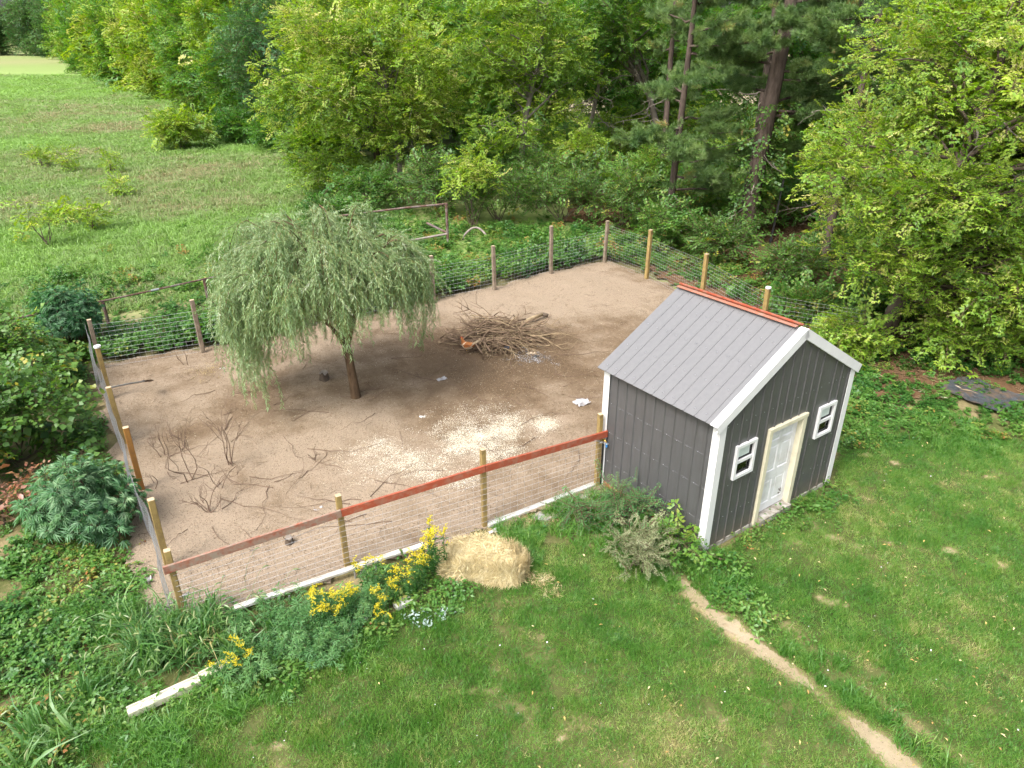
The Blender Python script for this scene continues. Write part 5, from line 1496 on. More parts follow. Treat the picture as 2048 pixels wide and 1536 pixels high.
# foxtail seed heads on arching stems
b = MB(); r_ = random.Random(4)
for k in range(70):
    px, py = r_.choice(((300, 1300), (360, 1290), (420, 1280), (250, 1330), (200, 1290), (330, 1370), (470, 1250), (540, 1200), (180, 1220), (120, 1450)))
    c = gp(px, py); x0, y0_ = c[0] + r_.gauss(0, .28), c[1] + r_.gauss(0, .22)
    a, L = r_.uniform(0, 6.283), r_.uniform(.45, .8)
    pts = [(x0 + math.cos(a) * L * .4 * t * t, y0_ + math.sin(a) * L * .4 * t * t, L * (t - .18 * t ** 3)) for t in (0, .3, .6, .85, 1.0)]
    b.tube(pts, .0025, 3, cap=False)
    q = Vector(pts[-1]); d_ = Vector((math.cos(a), math.sin(a), -.2))
    b.tube([q, q + d_ * .03 + Vector((0, 0, .012)), q + d_ * .08 + Vector((0, 0, .008)), q + d_ * .12 + Vector((0, 0, -.02))], [.004, .011, .011, .003], 5, m=1)
b.build('foxtail_heads', ['broad_blade', 'seed_head'], kind='stuff')['label'] = 'bristly foxtail seed heads arching over the grass'
P = spots(rng, ((845, 1240, 1), (880, 1232, 1), (820, 1246, .5), (1490, 1200, .3)), .10, 8)
n = len(P)
scatter('pale_leaves', [f'silver{k}' for k in range(3)], P, np.stack([rng.normal(0, .5, n), rng.normal(0, .5, n), rng.uniform(0, 6.283, n)], 1), rng.uniform(.6, 1.1, n), rng.rand(n), rng)['label'] = 'whitish undersides of trampled leaves by the hay'

# golden rod plants
def goldenrod_meshes(seed, h):
    r = np.random.RandomState(seed)
    st_, lv, fl = MB(), [], []
    B, D, N_, Ls, Ws, FB, FD, FN, FLn, FW = [], [], [], [], [], [], [], [], [], []
    for s in range(5):
        b0 = np.array([r.normal(0, .06), r.normal(0, .06), -.02]); hh = h * r.uniform(.75, 1.05)
        tip = b0 + np.array([r.normal(0, .10), r.normal(0, .10), hh])
        pts = curve(b0, tip, r, 4, 0, .03); st_.tube(pts, [.006, .005, .005, .004, .002], 4, cap=False)
        for i in range(46):
            t = .15 + .75 * r.rand(); p = b0 + (tip - b0) * t; a = r.uniform(0, 6.283)
            B.append(p); D.append([math.cos(a), math.sin(a), r.uniform(-.2, .6)]); N_.append([r.normal(0, .3), r.normal(0, .3), 1]); L = .085 * r.uniform(.6, 1.15); Ls.append(L); Ws.append(L * .2)
        for j in range(7):
            a = r.uniform(0, 6.283); base = tip - np.array([0, 0, .03 * j * r.rand()]); L = r.uniform(.05, .13)
            for q in range(16):
                t = r.rand(); p = base + np.array([math.cos(a) * L * t, math.sin(a) * L * t, .07 * t - .06 * t * t]) + r.normal(0, .008, 3)
                FB.append(p); FD.append(rand_unit(r, 1, -.2, 1)[0]); FN.append(r.randn(3)); FLn.append(.021 * r.uniform(.7, 1.3)); FW.append(.014)
    V, Fc = leaf_arrays(B, D, N_, Ls, Ws)
    V2, F2 = leaf_arrays(FB, FD, FN, FLn, FW)
    return st_.mesh('stems', 'leaf_bramble'), mk_mesh('leaves', V, Fc, 'leaf_bramble'), mk_mesh('flower_heads', V2, F2, 'flower_yellow')
GM = [goldenrod_meshes(40 + k, .75 + .12 * k) for k in range(3)]
GR = [(872, 1062, 1.0, 'golden rod clump with yellow plumes right beside the hay bale'), (850, 1078, .85, 'golden rod just left of the one beside the hay bale'), (826, 1118, .75, 'golden rod leaning over the white base board near the hay'), (815, 1140, .6, 'short golden rod below the leaning one, near the hay'),
      (735, 1120, .75, 'single tall golden rod in front of the second fence post'), (748, 1180, .5, 'low golden rod in the middle of the weed strip'), (760, 1225, .35, 'lowest golden rod, at the lawn edge'), (625, 1185, .65, 'dense golden rod at the left of the big yellow patch'), (655, 1185, .7, 'golden rod in the middle of the big yellow patch'), (680, 1195, .6, 'golden rod at the right of the big yellow patch'),
      (650, 1215, .5, 'golden rod drooping at the front of the big yellow patch'), (705, 1175, .55, 'golden rod between the big yellow patch and the second post'), (452, 1318, .45, 'small golden rod near the end of the white board'), (481, 1288, .5, 'small golden rod above the end of the white board'), (790, 1165, .5, 'golden rod with few plumes left of the broad leaves')]
for i, (px, py, h, lb_) in enumerate(GR):
    k = i % 3
    c = gp(px, py, h * .98)
    o = thing('goldenrod', lb_, 'flower', (c[0], c[1], 0), i * 1.7, 'golden rod along the front fence')
    s = 1.1 * h / (.75 + .12 * k)
    o.scale = (s ** .6, s ** .6, s)
    for nm, me in zip(('stems', 'leaves', 'flower_heads'), GM[k]):
        link(nm, me, o, kind='stuff' if nm != 'stems' else None)

# fallen leaves, clover heads, litter of twigs and chips
def flat(name, names, x, y, z, s, t, label):
    n = len(x)
    scatter(name, names, np.stack([x, y, z], 1), np.stack([rng.normal(0, .1, n), rng.normal(0, .1, n), rng.uniform(0, 6.283, n)], 1), s, t, rng)['label'] = label
x, y = region_points(rng, 900, -6, 12, 5, 14.5, lambda x, y: (sdist(x, y, LAWN) > 0) * ~in_shed(x, y, .05) * np.clip(.25 + .12 * x, .1, 1))
flat('fallen_leaves', [f'fallen{k}' for k in range(3)], x, y, .05 + 0 * x, rng.uniform(.6, 1.2, len(x)), rng.rand(len(x)), 'scattered yellow and tan fallen leaves on the lawn')
x, y = region_points(rng, 110, -5, 10, 5, 13, lambda x, y: (sdist(x, y, LAWN) > 0) * ~in_shed(x, y, .05) * 1.)
flat('clover_flowers', [f'white{k}' for k in range(3)], x, y, .055 + 0 * x, rng.uniform(.6, 1.2, len(x)), rng.rand(len(x)), 'tiny white clover flowers and specks in the lawn')
pin = lambda x, y: sdist(x, y, PEN) > .12
x, y = region_points(rng, 40000, -11.5, 10, 7.5, 27, lambda x, y: pin(x, y) * np.clip(.22 + .8 * mulchness(x, y) ** 1.5, 0, 1) * ~in_shed(x, y, .0))
flat('wood_chips', [f'chip{k}' for k in range(3)], x, y, yard_z(x, y), rng.uniform(.6, 1.2, len(x)), np.clip(rng.normal(.42, .2, len(x)), 0, 1), 'brown chips and dry litter over the dirt yard')
x, y = region_points(rng, 1800, 2, 8, 4.5, 9.4, lambda x, y: .5 * np.exp(-(seg_dist(x, y, TRACK) / .16) ** 2) + .15 * np.exp(-(seg_dist(x, y, RUT2) / .16) ** 2))
flat('path_litter', [f'chip{k}' for k in range(3)], x, y, .022 + 0 * x, rng.uniform(.35, .8, len(x)), np.clip(rng.normal(.6, .22, len(x)), 0, 1), 'dry stalks and chips trodden into the lawn path')
x, y = region_points(rng, 3600, -11.5, 10, 7.5, 27, lambda x, y: pin(x, y) * np.clip(.25 + .5 * mulchness(x, y), 0, 1) * ~in_shed(x, y, .0))
flat('twig_litter', [f'twiglet{k}' for k in range(3)], x, y, yard_z(x, y), rng.uniform(.5, 1.4, len(x)), np.clip(rng.normal(.22, .15, len(x)), 0, 1), 'small twigs strewn over the dirt yard')
def p_grain(x, y):
    a = .0 * x
    for px, py, r, w in ((960, 885, .42, 1), (1000, 870, .40, 1), (915, 890, .35, .9), (1085, 853, .27, 1.0), (1000, 905, .4, .8), (935, 870, .3, .8), (770, 908, .33, .55), (830, 935, .36, .6), (930, 960, .25, .6), (880, 935, .5, .3), (960, 870, 1.0, .18), (750, 925, .6, .2), (1020, 850, .3, .7)):
        c = gp(px, py); a = np.maximum(a, w * np.exp(-(((x - c[0]) ** 2 + ((y - c[1]) * .8) ** 2) / (r * r)) ** 1.5))
    return a * np.clip(.75 + .6 * nz(x, y, 7, 101), 0, 1)
x, y = region_points(rng, 26000, -4.5, 2.2, 10.5, 15.5, p_grain)
flat('spilled_grain', [f'grain{k}' for k in range(3)], x, y, yard_z(x, y), rng.uniform(.7, 1.3, len(x)), np.clip(rng.normal(.6, .25, len(x)), 0, 1), 'pale cracked corn spilled on the dirt in front of the rail')
x, y = region_points(rng, 3000, -2, 2.6, 8.6, 12.4, lambda x, y: np.maximum(np.exp(-(seg_dist(x, y, [(-1.2, 9.75), (-.3, 10.25), (1.7, 11.5), (2.2, 11.1)]) / .28) ** 2), .7 * np.exp(-((x - .55) ** 2 + (y - 8.95) ** 2) / .05)))
flat('loose_straw', [f'straw{k}' for k in range(3)], x, y, .02 + 0 * x, rng.uniform(.5, 1.0, len(x)), np.clip(rng.normal(.4, .25, len(x)), 0, 1), 'loose straw and dead stalks along the fence foot by the hay')
x, y = region_points(rng, 5200, 3, 34, 15.5, 60, lambda x, y: (sdist(x, y, FOREST) > .3) * np.minimum(1, (22 / y) ** 1.2) * in_view(x, y, .1))
flat('needle_carpet', [f'needlelitter{k}' for k in range(3)], x, y, .03 + 0 * x, rng.uniform(.9, 2.0, len(x)), np.clip(rng.normal(.45, .18, len(x)), 0, 1), 'brown pine needle litter on the wood floor')
x, y = region_points(rng, 520, -.4, 1.6, 16.8, 18.8, lambda x, y: np.exp(-((x - .52) ** 2 + (y - 17.75) ** 2) / .16))
flat('ash_heap', [f'ash{k}' for k in range(3)], x, y, .03 + rng.uniform(0, .06, len(x)), rng.uniform(.8, 1.5, len(x)), np.clip(rng.normal(.5, .3, len(x)), 0, 1), 'grey and white ashes and scraps right of the brush pile')

# ------------------------------------------------------------------ things in the yard
plain('hay', lin(0.741, 0.597, 0.323), lin(0.572, 0.443, 0.203), 14, .9, .5, 60, (1, 6, 6))
plain('feather_rust', lin(.42, .16, .045), lin(.28, .09, .025), 16, .8, .4, 40)
plain('feather_buff', lin(.66, .55, .40), lin(.50, .36, .22), 14, .8, .3, 40)
plain('comb_red', lin(.55, .05, .03), lin(.4, .03, .02), 10, .5)
plain('horn_yellow', lin(.60, .42, .12), lin(.5, .33, .1), 10, .5)
plain('plastic_blue', lin(.03, .22, .55), lin(.02, .18, .48), 6, .35)
plain('plastic_clear', lin(0.495, 0.480, 0.480), lin(0.375, 0.360, 0.367), 12, .25, .3)
plain('plastic_white', lin(0.680, 0.680, 0.671), lin(0.595, 0.595, 0.578), 6, .4, dirt=(lin(0.408, 0.357, 0.272), 5, .35))
plain('vinyl_cream', lin(.80, .76, .60), lin(.72, .67, .51), 5, .45, .05, dirt=(lin(.42, .38, .27), 6, .35))
plain('sheet_grey', lin(.30, .31, .34), lin(.24, .25, .28), 5, .45, .1, dirt=(lin(.40, .36, .30), 5, .3))
plain('slab_grey', lin(.36, .36, .37), lin(.27, .27, .28), 7, .8, .3, dirt=(lin(.40, .33, .24), 5, .4))
plain('tarp_black', lin(.075, .085, .10), lin(.05, .055, .065), 6, .4, .3, 12, dirt=(lin(.2, .13, .08), 3, .12))
plain('tool_steel', lin(.18, .13, .10), lin(.10, .07, .055), 8, .6, metal=.4)
plain('tool_handle', lin(.40, .38, .38), lin(.30, .28, .28), 8, .5)
plain('hose_black', lin(.03, .03, .03), lin(.02, .02, .02), 8, .5)

# hay bale
def hay_bale():
    rng = np.random.RandomState(21)
    L, Wd, Hh = 1.36, .68, .40
    c = (gp(885, 1152) + gp(1050, 1165)) / 2
    o = thing('hay_bale', 'golden slumped hay bale on the grass in front of the fence', 'hay bale', (c[0] + .02, c[1] + .20, 0), -.10)
    nx, ny, nz_ = 22, 10, 8
    V, Fs, idx = [], [], {}
    def vid(i, j, k):
        key = (i, j, k)
        if key not in idx:
            p = np.array([i / nx - .5, j / ny - .5, k / nz_ - .5]) * 2
            q = p / max(1e-6, (np.abs(p) ** 3.2).sum() ** (1 / 3.2))      # rounded box
            w = q * [L / 2, Wd / 2, Hh / 2]
            w[2] += Hh / 2
            w[2] *= 1 - .30 * max(0, q[0]) ** 2 - .10 * max(0, -q[0]) ** 3
            w[0] += .03 * math.sin(9 * w[1] + 3 * w[2]); w[1] += .035 * math.sin(7 * w[0] + 2) + .02 * math.sin(23 * w[0])
            w += rng.normal(0, .009, 3)
            idx[key] = len(V); V.append(w)
        return idx[key]
    for (A, B_, fixed, val) in (((0, nx), (1, ny), 2, 0), ((0, nx), (1, ny), 2, nz_), ((0, nx), (2, nz_), 1, 0), ((0, nx), (2, nz_), 1, ny), ((1, ny), (2, nz_), 0, 0), ((1, ny), (2, nz_), 0, nx)):
        for a in range(A[1]):
            for b_ in range(B_[1]):
                ids = []
                for da, db in ((0, 0), (1, 0), (1, 1), (0, 1)):
                    t = [0, 0, 0]; t[A[0]] = a + da; t[B_[0]] = b_ + db; t[fixed] = val
                    ids.append(vid(*t))
                Fs.append(tuple(ids))
    link('bale_body', mk_mesh('bale_body', np.array(V), Fs, 'hay', smooth=True), o)
    V = np.array(V); n = 1700
    f = rng.randint(0, len(Fs), n); w = rng.dirichlet(np.ones(4), n)
    P = np.einsum('nk,nkd->nd', w, V[np.array(Fs)[f]])
    cen = np.array([0, 0, Hh / 2]); out = unit((P - cen) / [L / 2, Wd / 2, Hh / 2] ** np.array(1.0))
    # lie the tufts against the surface with straws mostly bending over it
    ax_ = np.argmax(np.abs((P - cen) / [L / 2, Wd / 2, Hh / 2]), 1)
    R = np.stack([np.where(ax_ == 1, -np.sign(P[:, 1]) * 1.45, 0) + rng.normal(0, .22, n), np.where(ax_ == 0, np.sign(P[:, 0]) * 1.45, 0) + rng.normal(0, .22, n), np.where(ax_ == 2, rng.uniform(0, 6.28, n), rng.normal(0, .1, n))], 1)
    scatter('straw', [f'balestraw{k}' for k in range(3)], P, R, rng.uniform(.6, 1.1, n), np.clip(rng.normal(.55, .2, n), 0, 1), rng, o)
    for xx in (-.33, .30):
        ring = [(xx, math.cos(t) * (Wd / 2 + .012), Hh / 2 + math.sin(t) * (Hh / 2 + .008)) for t in np.linspace(.1, 3.04, 12)]
        MB().tube(ring, .004, 4, cap=False).build('twine', 'straw_bit', o)
hay_bale()

# hen
def hen():
    c = gp(936, 708)
    o = thing('hen', 'rust brown and buff hen standing in front of the brush pile', 'chicken', (c[0], c[1], .035), math.radians(150))
    sp_ = [(-.235, 0, .335, .004, .010), (-.20, 0, .305, .018, .045), (-.15, 0, .265, .055, .065), (-.08, 0, .235, .095, .095), (0, 0, .215, .115, .112), (.075, 0, .222, .105, .105), (.13, 0, .26, .072, .078), (.155, 0, .31, .045, .050), (.165, 0, .352, .036, .038), (.182, 0, .388, .036, .036), (.205, 0, .396, .028, .028), (.228, 0, .392, .010, .012)]
    V, Fs, fm = [], [], []
    n = 12
    for i, (x, y, z, rx, rz_) in enumerate(sp_):
        a = sp_[max(i - 1, 0)]; b_ = sp_[min(i + 1, len(sp_) - 1)]
        d = Vector((b_[0] - a[0], 0, b_[2] - a[2])).normalized(); up = Vector((-d.z, 0, d.x))
        for k in range(n):
            t = 2 * math.pi * k / n
            V.append(Vector((x, y, z)) + Vector((0, 1, 0)) * rx * math.cos(t) + up * rz_ * math.sin(t))
    for i in range(len(sp_) - 1):
        for k in range(n):
            Fs.append((i * n + k, (i + 1) * n + k, (i + 1) * n + (k + 1) % n, i * n + (k + 1) % n))
            s = math.sin(2 * math.pi * (k + .5) / n)
            fm.append(0 if (i >= 6 or (s > .1 and i < 5) or (i < 2)) else 1)
    Fs += [tuple(range(n)), tuple(range((len(sp_) - 1) * n, len(sp_) * n))[::-1]]; fm += [0, 0]
    link('body', mk_mesh('body', V, Fs, ['feather_rust', 'feather_buff'], fm, True), o)
    for s in (-1, 1):
        w = []
        for (x, y, z) in ((.09, .112, .255), (.03, .128, .275), (-.09, .112, .285), (-.16, .075, .27), (-.08, .118, .215), (.03, .126, .20)):
            w.append((x, s * y, z))
        w2 = [(p[0], p[1] * .88, p[2]) for p in w]
        f = [(0, 1, 2, 3, 4, 5), (6, 11, 10, 9, 8, 7)] + [(k, 6 + k, 6 + (k + 1) % 6, (k + 1) % 6) for k in range(6)]
        MB().add(w + w2, f).build('wing', 'feather_rust', o)
        lg = MB()
        lg.tube([(.0, s * .045, .15), (.005, s * .045, .08), (-.005, s * .045, .008)], [.022, .010, .007], 6)
        for a in (-.5, 0, .5, 3.14):
            lg.tube([(-.005, s * .045, .008), (-.005 + .055 * math.cos(a), s * .045 + .055 * math.sin(a), .004)], [.006, .003], 5)
        lg.build('leg', 'horn_yellow', o)
    tl = MB()
    for k in range(7):
        t = (k - 3) * .05
        tl.add([(-.17, t * .4, .28), (-.19, t * .5, .34), (-.29 - .01 * (k % 2), t * 1.3, .43), (-.30, t * 1.4, .36), (-.17, t * .4 + .008, .27)], [(0, 1, 2, 3), (4, 3, 2, 1)])
    tl.build('tail', 'feather_buff', o)
    cb = MB()
    for k in range(4):
        x = .165 + k * .018
        cb.add([(x, .004, .415), (x + .018, .004, .415), (x + .008, 0, .447), (x, -.004, .415), (x + .018, -.004, .415)], [(0, 1, 2), (4, 3, 2), (3, 0, 2), (1, 4, 2)])
    cb.build('comb', 'comb_red', o)
    MB().add([(.218, .01, .385), (.218, -.01, .385), (.255, 0, .378), (.218, 0, .400)], [(0, 2, 3), (1, 3, 2), (0, 1, 2), (0, 3, 1)]).build('beak', 'horn_yellow', o)
    wt = MB(); wt.tube([(.212, 0, .378), (.210, 0, .345)], [.012, .008], 6); wt.build('wattle', 'comb_red', o)
    for s in (-1, 1):
        MB().box((.205, s * .028, .402), (.010, .006, .010)).build('eye', 'dark_hole', o)
hen()

# brush pile
def stick_mesh(seed, L, r0, mat, forks=2):
    rng = np.random.RandomState(seed)
    b = MB()
    pts = curve((0, 0, 0), (L, rng.normal(0, .15) * L, 0), rng, 6, rng.uniform(-.08, .12), .07)
    b.tube(pts, [r0 * (1 - .8 * i / 6) for i in range(7)], 5)
    for k in range(forks):
        i = rng.randint(2, 6)
        e = pts[i] + np.array([L * rng.uniform(.15, .4), rng.normal(0, .2) * L, rng.normal(.05, .12) * L])
        b.tube(curve(pts[i], e, rng, 3, .05, .12), [r0 * .55, r0 * .4, r0 * .28, r0 * .12], 4)
    return b.mesh('branch', mat, True)
def brush_pile():
    rng = np.random.RandomState(31)
    c = np.array([-.50, 19.0])
    o = thing('brush_pile', 'heap of cut bare branches and twigs in the dirt yard', 'brush pile', (c[0], c[1], 0))
    ms = [stick_mesh(800 + k, 1.0, .011 + .006 * (k % 3), ('dead_pale', 'dead_brown', 'dead_brown')[k % 3], 2 + k % 2) for k in range(12)]
    for k in range(240):
        a = rng.uniform(0, 6.283); L = rng.uniform(.7, 1.7)
        rr_ = rng.uniform(0, 1) ** .6
        cx_, cy_ = 1.05 * math.cos(a) * rr_, .92 * math.sin(a) * rr_
        da = rng.normal(-.25, .75) + (math.pi if rng.rand() < .5 else 0)
        hgt = .05 + .68 * math.exp(-(cx_ ** 2 + 1.4 * cy_ ** 2) / .6) * rng.uniform(.15, 1)
        q = link('branch', ms[k % 12], o, (cx_ - math.cos(da) * L * .5, cy_ - math.sin(da) * L * .42, hgt + .02), (rng.uniform(-3, 3), rng.normal(.0, .10), da))
        q.scale = (L, L * .8, L * .8)
    # long pale canes fanning out toward the front, dark stems rising at the back left
    for k in range(44):
        da = rng.uniform(-1.9, .4); L = rng.uniform(1.0, 1.8)
        q = link('branch', ms[(k % 4) * 3], o, (rng.normal(0, .35), rng.normal(.0, .2), .36), (rng.uniform(-3, 3), .19, da))
        q.scale = (L, L, L * .8)
    for k in range(6):
        L = rng.uniform(1.0, 1.6)
        q = link('branch', ms[(k % 4) * 3 + 1], o, (rng.normal(-.2, .2), rng.normal(.25, .2), .25), (rng.uniform(-3, 3), -.26 + rng.normal(0, .15), 2.5 + rng.normal(0, .35)))
        q.scale = (L, L, L)
    n = 1500
    A = np.stack([rng.normal(0, .85, n), rng.normal(0, .48, n), np.zeros(n)], 1)
    A[:, 2] = .02 + .55 * np.exp(-(A[:, 0] ** 2 + 1.6 * A[:, 1] ** 2) / .8) * rng.rand(n)
    da = rng.uniform(0, 6.283, n); L = rng.uniform(.2, .7, n)
    B_ = A + np.stack([np.cos(da) * L, np.sin(da) * L, rng.normal(0, .12, n)], 1); B_[:, 2] = np.maximum(B_[:, 2], .02)
    V, Fc = twig_tris(A, B_, rng.uniform(.002, .005, n))
    link('twigs', mk_mesh('twigs', V, Fc, 'dead_twig'), o, kind='stuff')
    n = 500
    A = np.stack([rng.normal(0, .45, n), rng.normal(0, .32, n), np.zeros(n)], 1)
    A[:, 2] = .05 + .42 * np.exp(-(A[:, 0] ** 2 + 1.6 * A[:, 1] ** 2) / .35) * rng.rand(n)
    scatter('dead_leaves', [f'chip{k}' for k in range(3)], A, rng.normal(0, .5, (n, 3)), rng.uniform(1, 2, n), np.clip(rng.normal(.15, .12, n), 0, 1), rng, o)
brush_pile()
l0, l1 = gp(1040, 642, .25), gp(1086, 622, .3)
lg = thing('log', 'short barkless pale log lying on the right end of the brush pile', 'log', (l0[0], l0[1], 0))
dl_ = l1 - l0
MB().tube([(-.05, -.05, .16), (dl_[0] * .5, dl_[1] * .5, .19), (dl_[0], dl_[1], .20)], [.05, .06, .058], 10).build('wood', 'dead_pale', lg, smooth=True)
MB().tube([(dl_[0] * .98, dl_[1] * .98, .20), (dl_[0] + .16, dl_[1] - .02, .16)], [.068, .06], 9).build('bark_end', 'bark', lg, smooth=True)

# bare dead shrubs
def bare_shrub(label, px, py, h, seed, stems=3, spread=.35):
    rng = np.random.RandomState(seed)
    c = gp(px, py)
    o = thing('bare_shrub', label, 'shrub', (c[0], c[1], float(yard_z(c[0], c[1]))), 0, 'bare dead shrubs in the yard')
    b = MB()
    def grow(p, d, L, r, depth):
        e = p + d * L
        b.tube(curve(p, e, rng, 4, 0, .07), [r, r * .9, r * .78, r * .65, r * .5], 5, cap=False)
        if depth <= 0: return
        for k in range(rng.randint(2, 4)):
            nd_ = unit(d + rng.normal(0, .5, 3) + [0, 0, .1])
            grow(p + (e - p) * rng.uniform(.45, 1), nd_, L * rng.uniform(.4, .75), r * .55, depth - 1)
    for k in range(stems):
        d = unit(np.array([rng.normal(0, spread), rng.normal(0, spread), 1]))
        grow(np.array([rng.normal(0, .05), rng.normal(0, .05), -.03]), d, h * rng.uniform(.4, .6), .0105, 2)
    b.build('stems', 'dead_twig', o, smooth=True)
bare_shrub('tall bare shrub left in the yard, nearest the orange post', 385, 967, 1.9, 61, 3, .3)
bare_shrub('bare shrub with many upright stems right of the tall one', 462, 935, 1.75, 62, 4, .35)
bare_shrub('small bare forked shrub close to the orange fence post', 325, 918, 1.15, 63, 2, .3)
bare_shrub('crooked bare shrub leaning in the brown patch', 445, 975, 1.1, 64, 3, .6)
bare_shrub('low dark tangle of bare stems in the brown patch', 425, 1030, .85, 65, 5, .7)
bare_shrub('single thin dead stem by the small forked shrub', 315, 980, .7, 66, 1, .2)
bare_shrub('short dead sprout under the left side of the willow', 632, 925, .35, 67, 3, .5)
bare_shrub('wispy dead sprout near the back fence post', 372, 735, .5, 68, 2, .5)
# long runners lying on the soil
b = MB(); rng2 = np.random.RandomState(71)
for k in range(90):
    x0, y0_ = rng2.uniform(-7.5, 1.5), rng2.uniform(9.2, 18)
    if sdist(np.array([x0]), np.array([y0_]), PEN)[0] < .6: continue
    a, L = rng2.uniform(0, 6.283), rng2.uniform(.5, 2.2)
    pts = []
    for i in range(9):
        pts.append((x0, y0_, float(yard_z(x0, y0_)) + .012 + (.05 * rng2.rand() if i in (3, 5) else 0)))
        a += rng2.normal(0, .28); x0 += math.cos(a) * L / 8; y0_ += math.sin(a) * L / 8
    if sdist(np.array([x0]), np.array([y0_]), PEN)[0] < .2: continue
    b.tube(pts, [.008 * (1 - i / 10) for i in range(9)], 4, cap=False)
b.build('dead_runners', 'dead_twig', kind='stuff')['label'] = 'thin dead vines lying across the dirt yard'

def stump(label, px, py, r, h, seed):
    c = gp(px, py); rng = np.random.RandomState(seed)
    o = thing('stump', label, 'stump', (c[0], c[1], float(yard_z(c[0], c[1]))), 0, 'stumps in the yard')
    V, Fs = [], []
    n = 11
    for lv, (z, k) in enumerate(((-.05, 1.35), (.03, 1.1), (h * .7, .95), (h, .9))):
        for i in range(n):
            a = 6.283 * i / n; q = r * k * (1 + rng.normal(0, .09))
            V.append((q * math.cos(a), q * math.sin(a), z + (rng.normal(0, .12) * h if lv == 3 else 0)))
    Fs = [(l * n + i, l * n + (i + 1) % n, (l + 1) * n + (i + 1) % n, (l + 1) * n + i) for l in range(3) for i in range(n)]
    link('bark', mk_mesh('bark', V, Fs, 'bark', smooth=True), o)
    link('cut_face', mk_mesh('cut_face', V[3 * n:], [tuple(range(n))], 'dead_grey'), o)
    b = MB()
    for i in range(7):
        a = 6.283 * i / 7
        b.tube([(r * .7 * math.cos(a), r * .7 * math.sin(a), h * .5), (r * 1.4 * math.cos(a), r * 1.4 * math.sin(a), h * rng.uniform(.9, 1.5))], [.007, .003], 4, cap=False)
    b.build('splinters', 'dead_twig', o)
stump('small dark tree stump left of the willow trunk', 650, 762, .12, .20, 81)
stump('short splintered stump just inside the red rail', 580, 1092, .07, .12, 82)
c = gp(418, 748)
x = np.random.RandomState(5).normal(c[0], .32, 60); y = np.random.RandomState(6).normal(c[1], .28, 60)
scatter('dry_grass_tuft', [f'straw{k}' for k in range(3)], np.stack([x, y, .04 + 0 * x], 1), np.stack([np.random.RandomState(7).normal(0, .6, 60)] * 2 + [np.random.RandomState(8).uniform(0, 6, 60)], 1), .8, .25, rng)['label'] = 'dry tan grass tuft near the back left of the yard'

# shovel leaning on the left fence
s0, s1 = gp(216, 776, 1.36), gp(292, 762, .55)
shv = thing('shovel', 'shovel with grey handle hung on the left fence, blade over the dirt', 'shovel')
hd = s1 - s0
MB().tube([s0 - unit(hd) * .10, s0 + hd * .5 + [0, 0, .01], s1], [.02, .021, .02], 8).build('handle', 'tool_handle', shv)
u_ = unit(hd); side = unit(np.cross(u_, [0, 0, 1.])); upv = np.cross(side, u_)
V, Fs = [], []
for i, (t, w, lift) in enumerate(((0, .03, 0), (.05, .10, -.005), (.12, .115, -.02), (.22, .105, -.03), (.29, .055, -.02), (.32, .006, -.01))):
    for j in range(5):
        q = (j - 2) / 2
        V.append(s1 + u_ * t + side * w * q + upv * (lift + .03 * q * q))
for i in range(5):
    for j in range(4):
        Fs.append((i * 5 + j, i * 5 + j + 1, (i + 1) * 5 + j + 1, (i + 1) * 5 + j))
nV = len(V); V += [v - upv * .006 for v in V]; Fs += [tuple(q + nV for q in f[::-1]) for f in Fs]
link('blade', mk_mesh('blade', V, Fs, 'tool_steel', smooth=True), shv)
MB().tube([s1 - u_ * .14, s1 + u_ * .04], [.024, .028], 8).build('socket', 'tool_steel', shv)

# white base boards and edging
def edging(name, label, A, B_, w, h, mat, cat, z=.06, group=None, lip=True):
    a, c = np.array(A, float), np.array(B_, float)
    o = thing(name, label, cat, (a[0], a[1], 0), 0, group)
    d = c - a; nn = np.array([-d[1], d[0]]); nn = nn / np.linalg.norm(nn)
    MB().bar((0, 0, z), (d[0], d[1], z), w, h, bev=.006).build('board', mat, o)
    if lip:
        MB().bar((nn[0] * w * .36, nn[1] * w * .36, z + h / 2 + .008), (d[0] + nn[0] * w * .36, d[1] + nn[1] * w * .36, z + h / 2 + .008), w * .22, .016, bev=.003).build('ridge', mat, o)
    return o
edging('base_board', 'long white board lying along the fence foot from the left post to the golden rod', gp(470, 1223, .1)[:2], gp(800, 1110, .1)[:2], .08, .05, 'plastic_white', 'board', .16)
edging('base_board', 'white board end poking out between golden rod and hay bale', gp(806, 1108, .1)[:2], gp(848, 1094, .1)[:2], .08, .05, 'plastic_white', 'board', .14)
edging('base_board', 'white board along the fence foot between the third post and the shed', gp(976, 1053, .05)[:2], gp(1196, 968, .05)[:2], .09, .06, 'plastic_white', 'board', .07)
bb = MB()
for (px, py) in ((560, 1205), (580, 1200), (710, 1152), (722, 1148), (735, 1144), (752, 1140)):
    c = gp(px, py, .05); bb.box((c[0], c[1], .06), (.025, .02, .16))
o = thing('board_stakes', 'short grey stakes propping the long white fence foot board', 'stakes'); bb.build('stakes', 'zinc', o, kind='stuff')
ed = 'white garden edging along the lawn'
edging('garden_edging', 'cream vinyl board lying in the grass at the lower left', gp(256, 1428, .08)[:2], gp(400, 1362, .08)[:2], .13, .10, 'vinyl_cream', 'edging', .09, ed)
edging('garden_edging', 'cream vinyl board half hidden in weeds, second from the lower left', gp(402, 1360, .06)[:2], gp(470, 1322, .06)[:2], .14, .10, 'vinyl_cream', 'edging', .085, ed)
edging('garden_edging', 'pale edging piece showing between feathery weeds', gp(535, 1308, .06)[:2], gp(590, 1285, .06)[:2], .17, .07, 'slab_grey', 'edging', .045, ed, False)
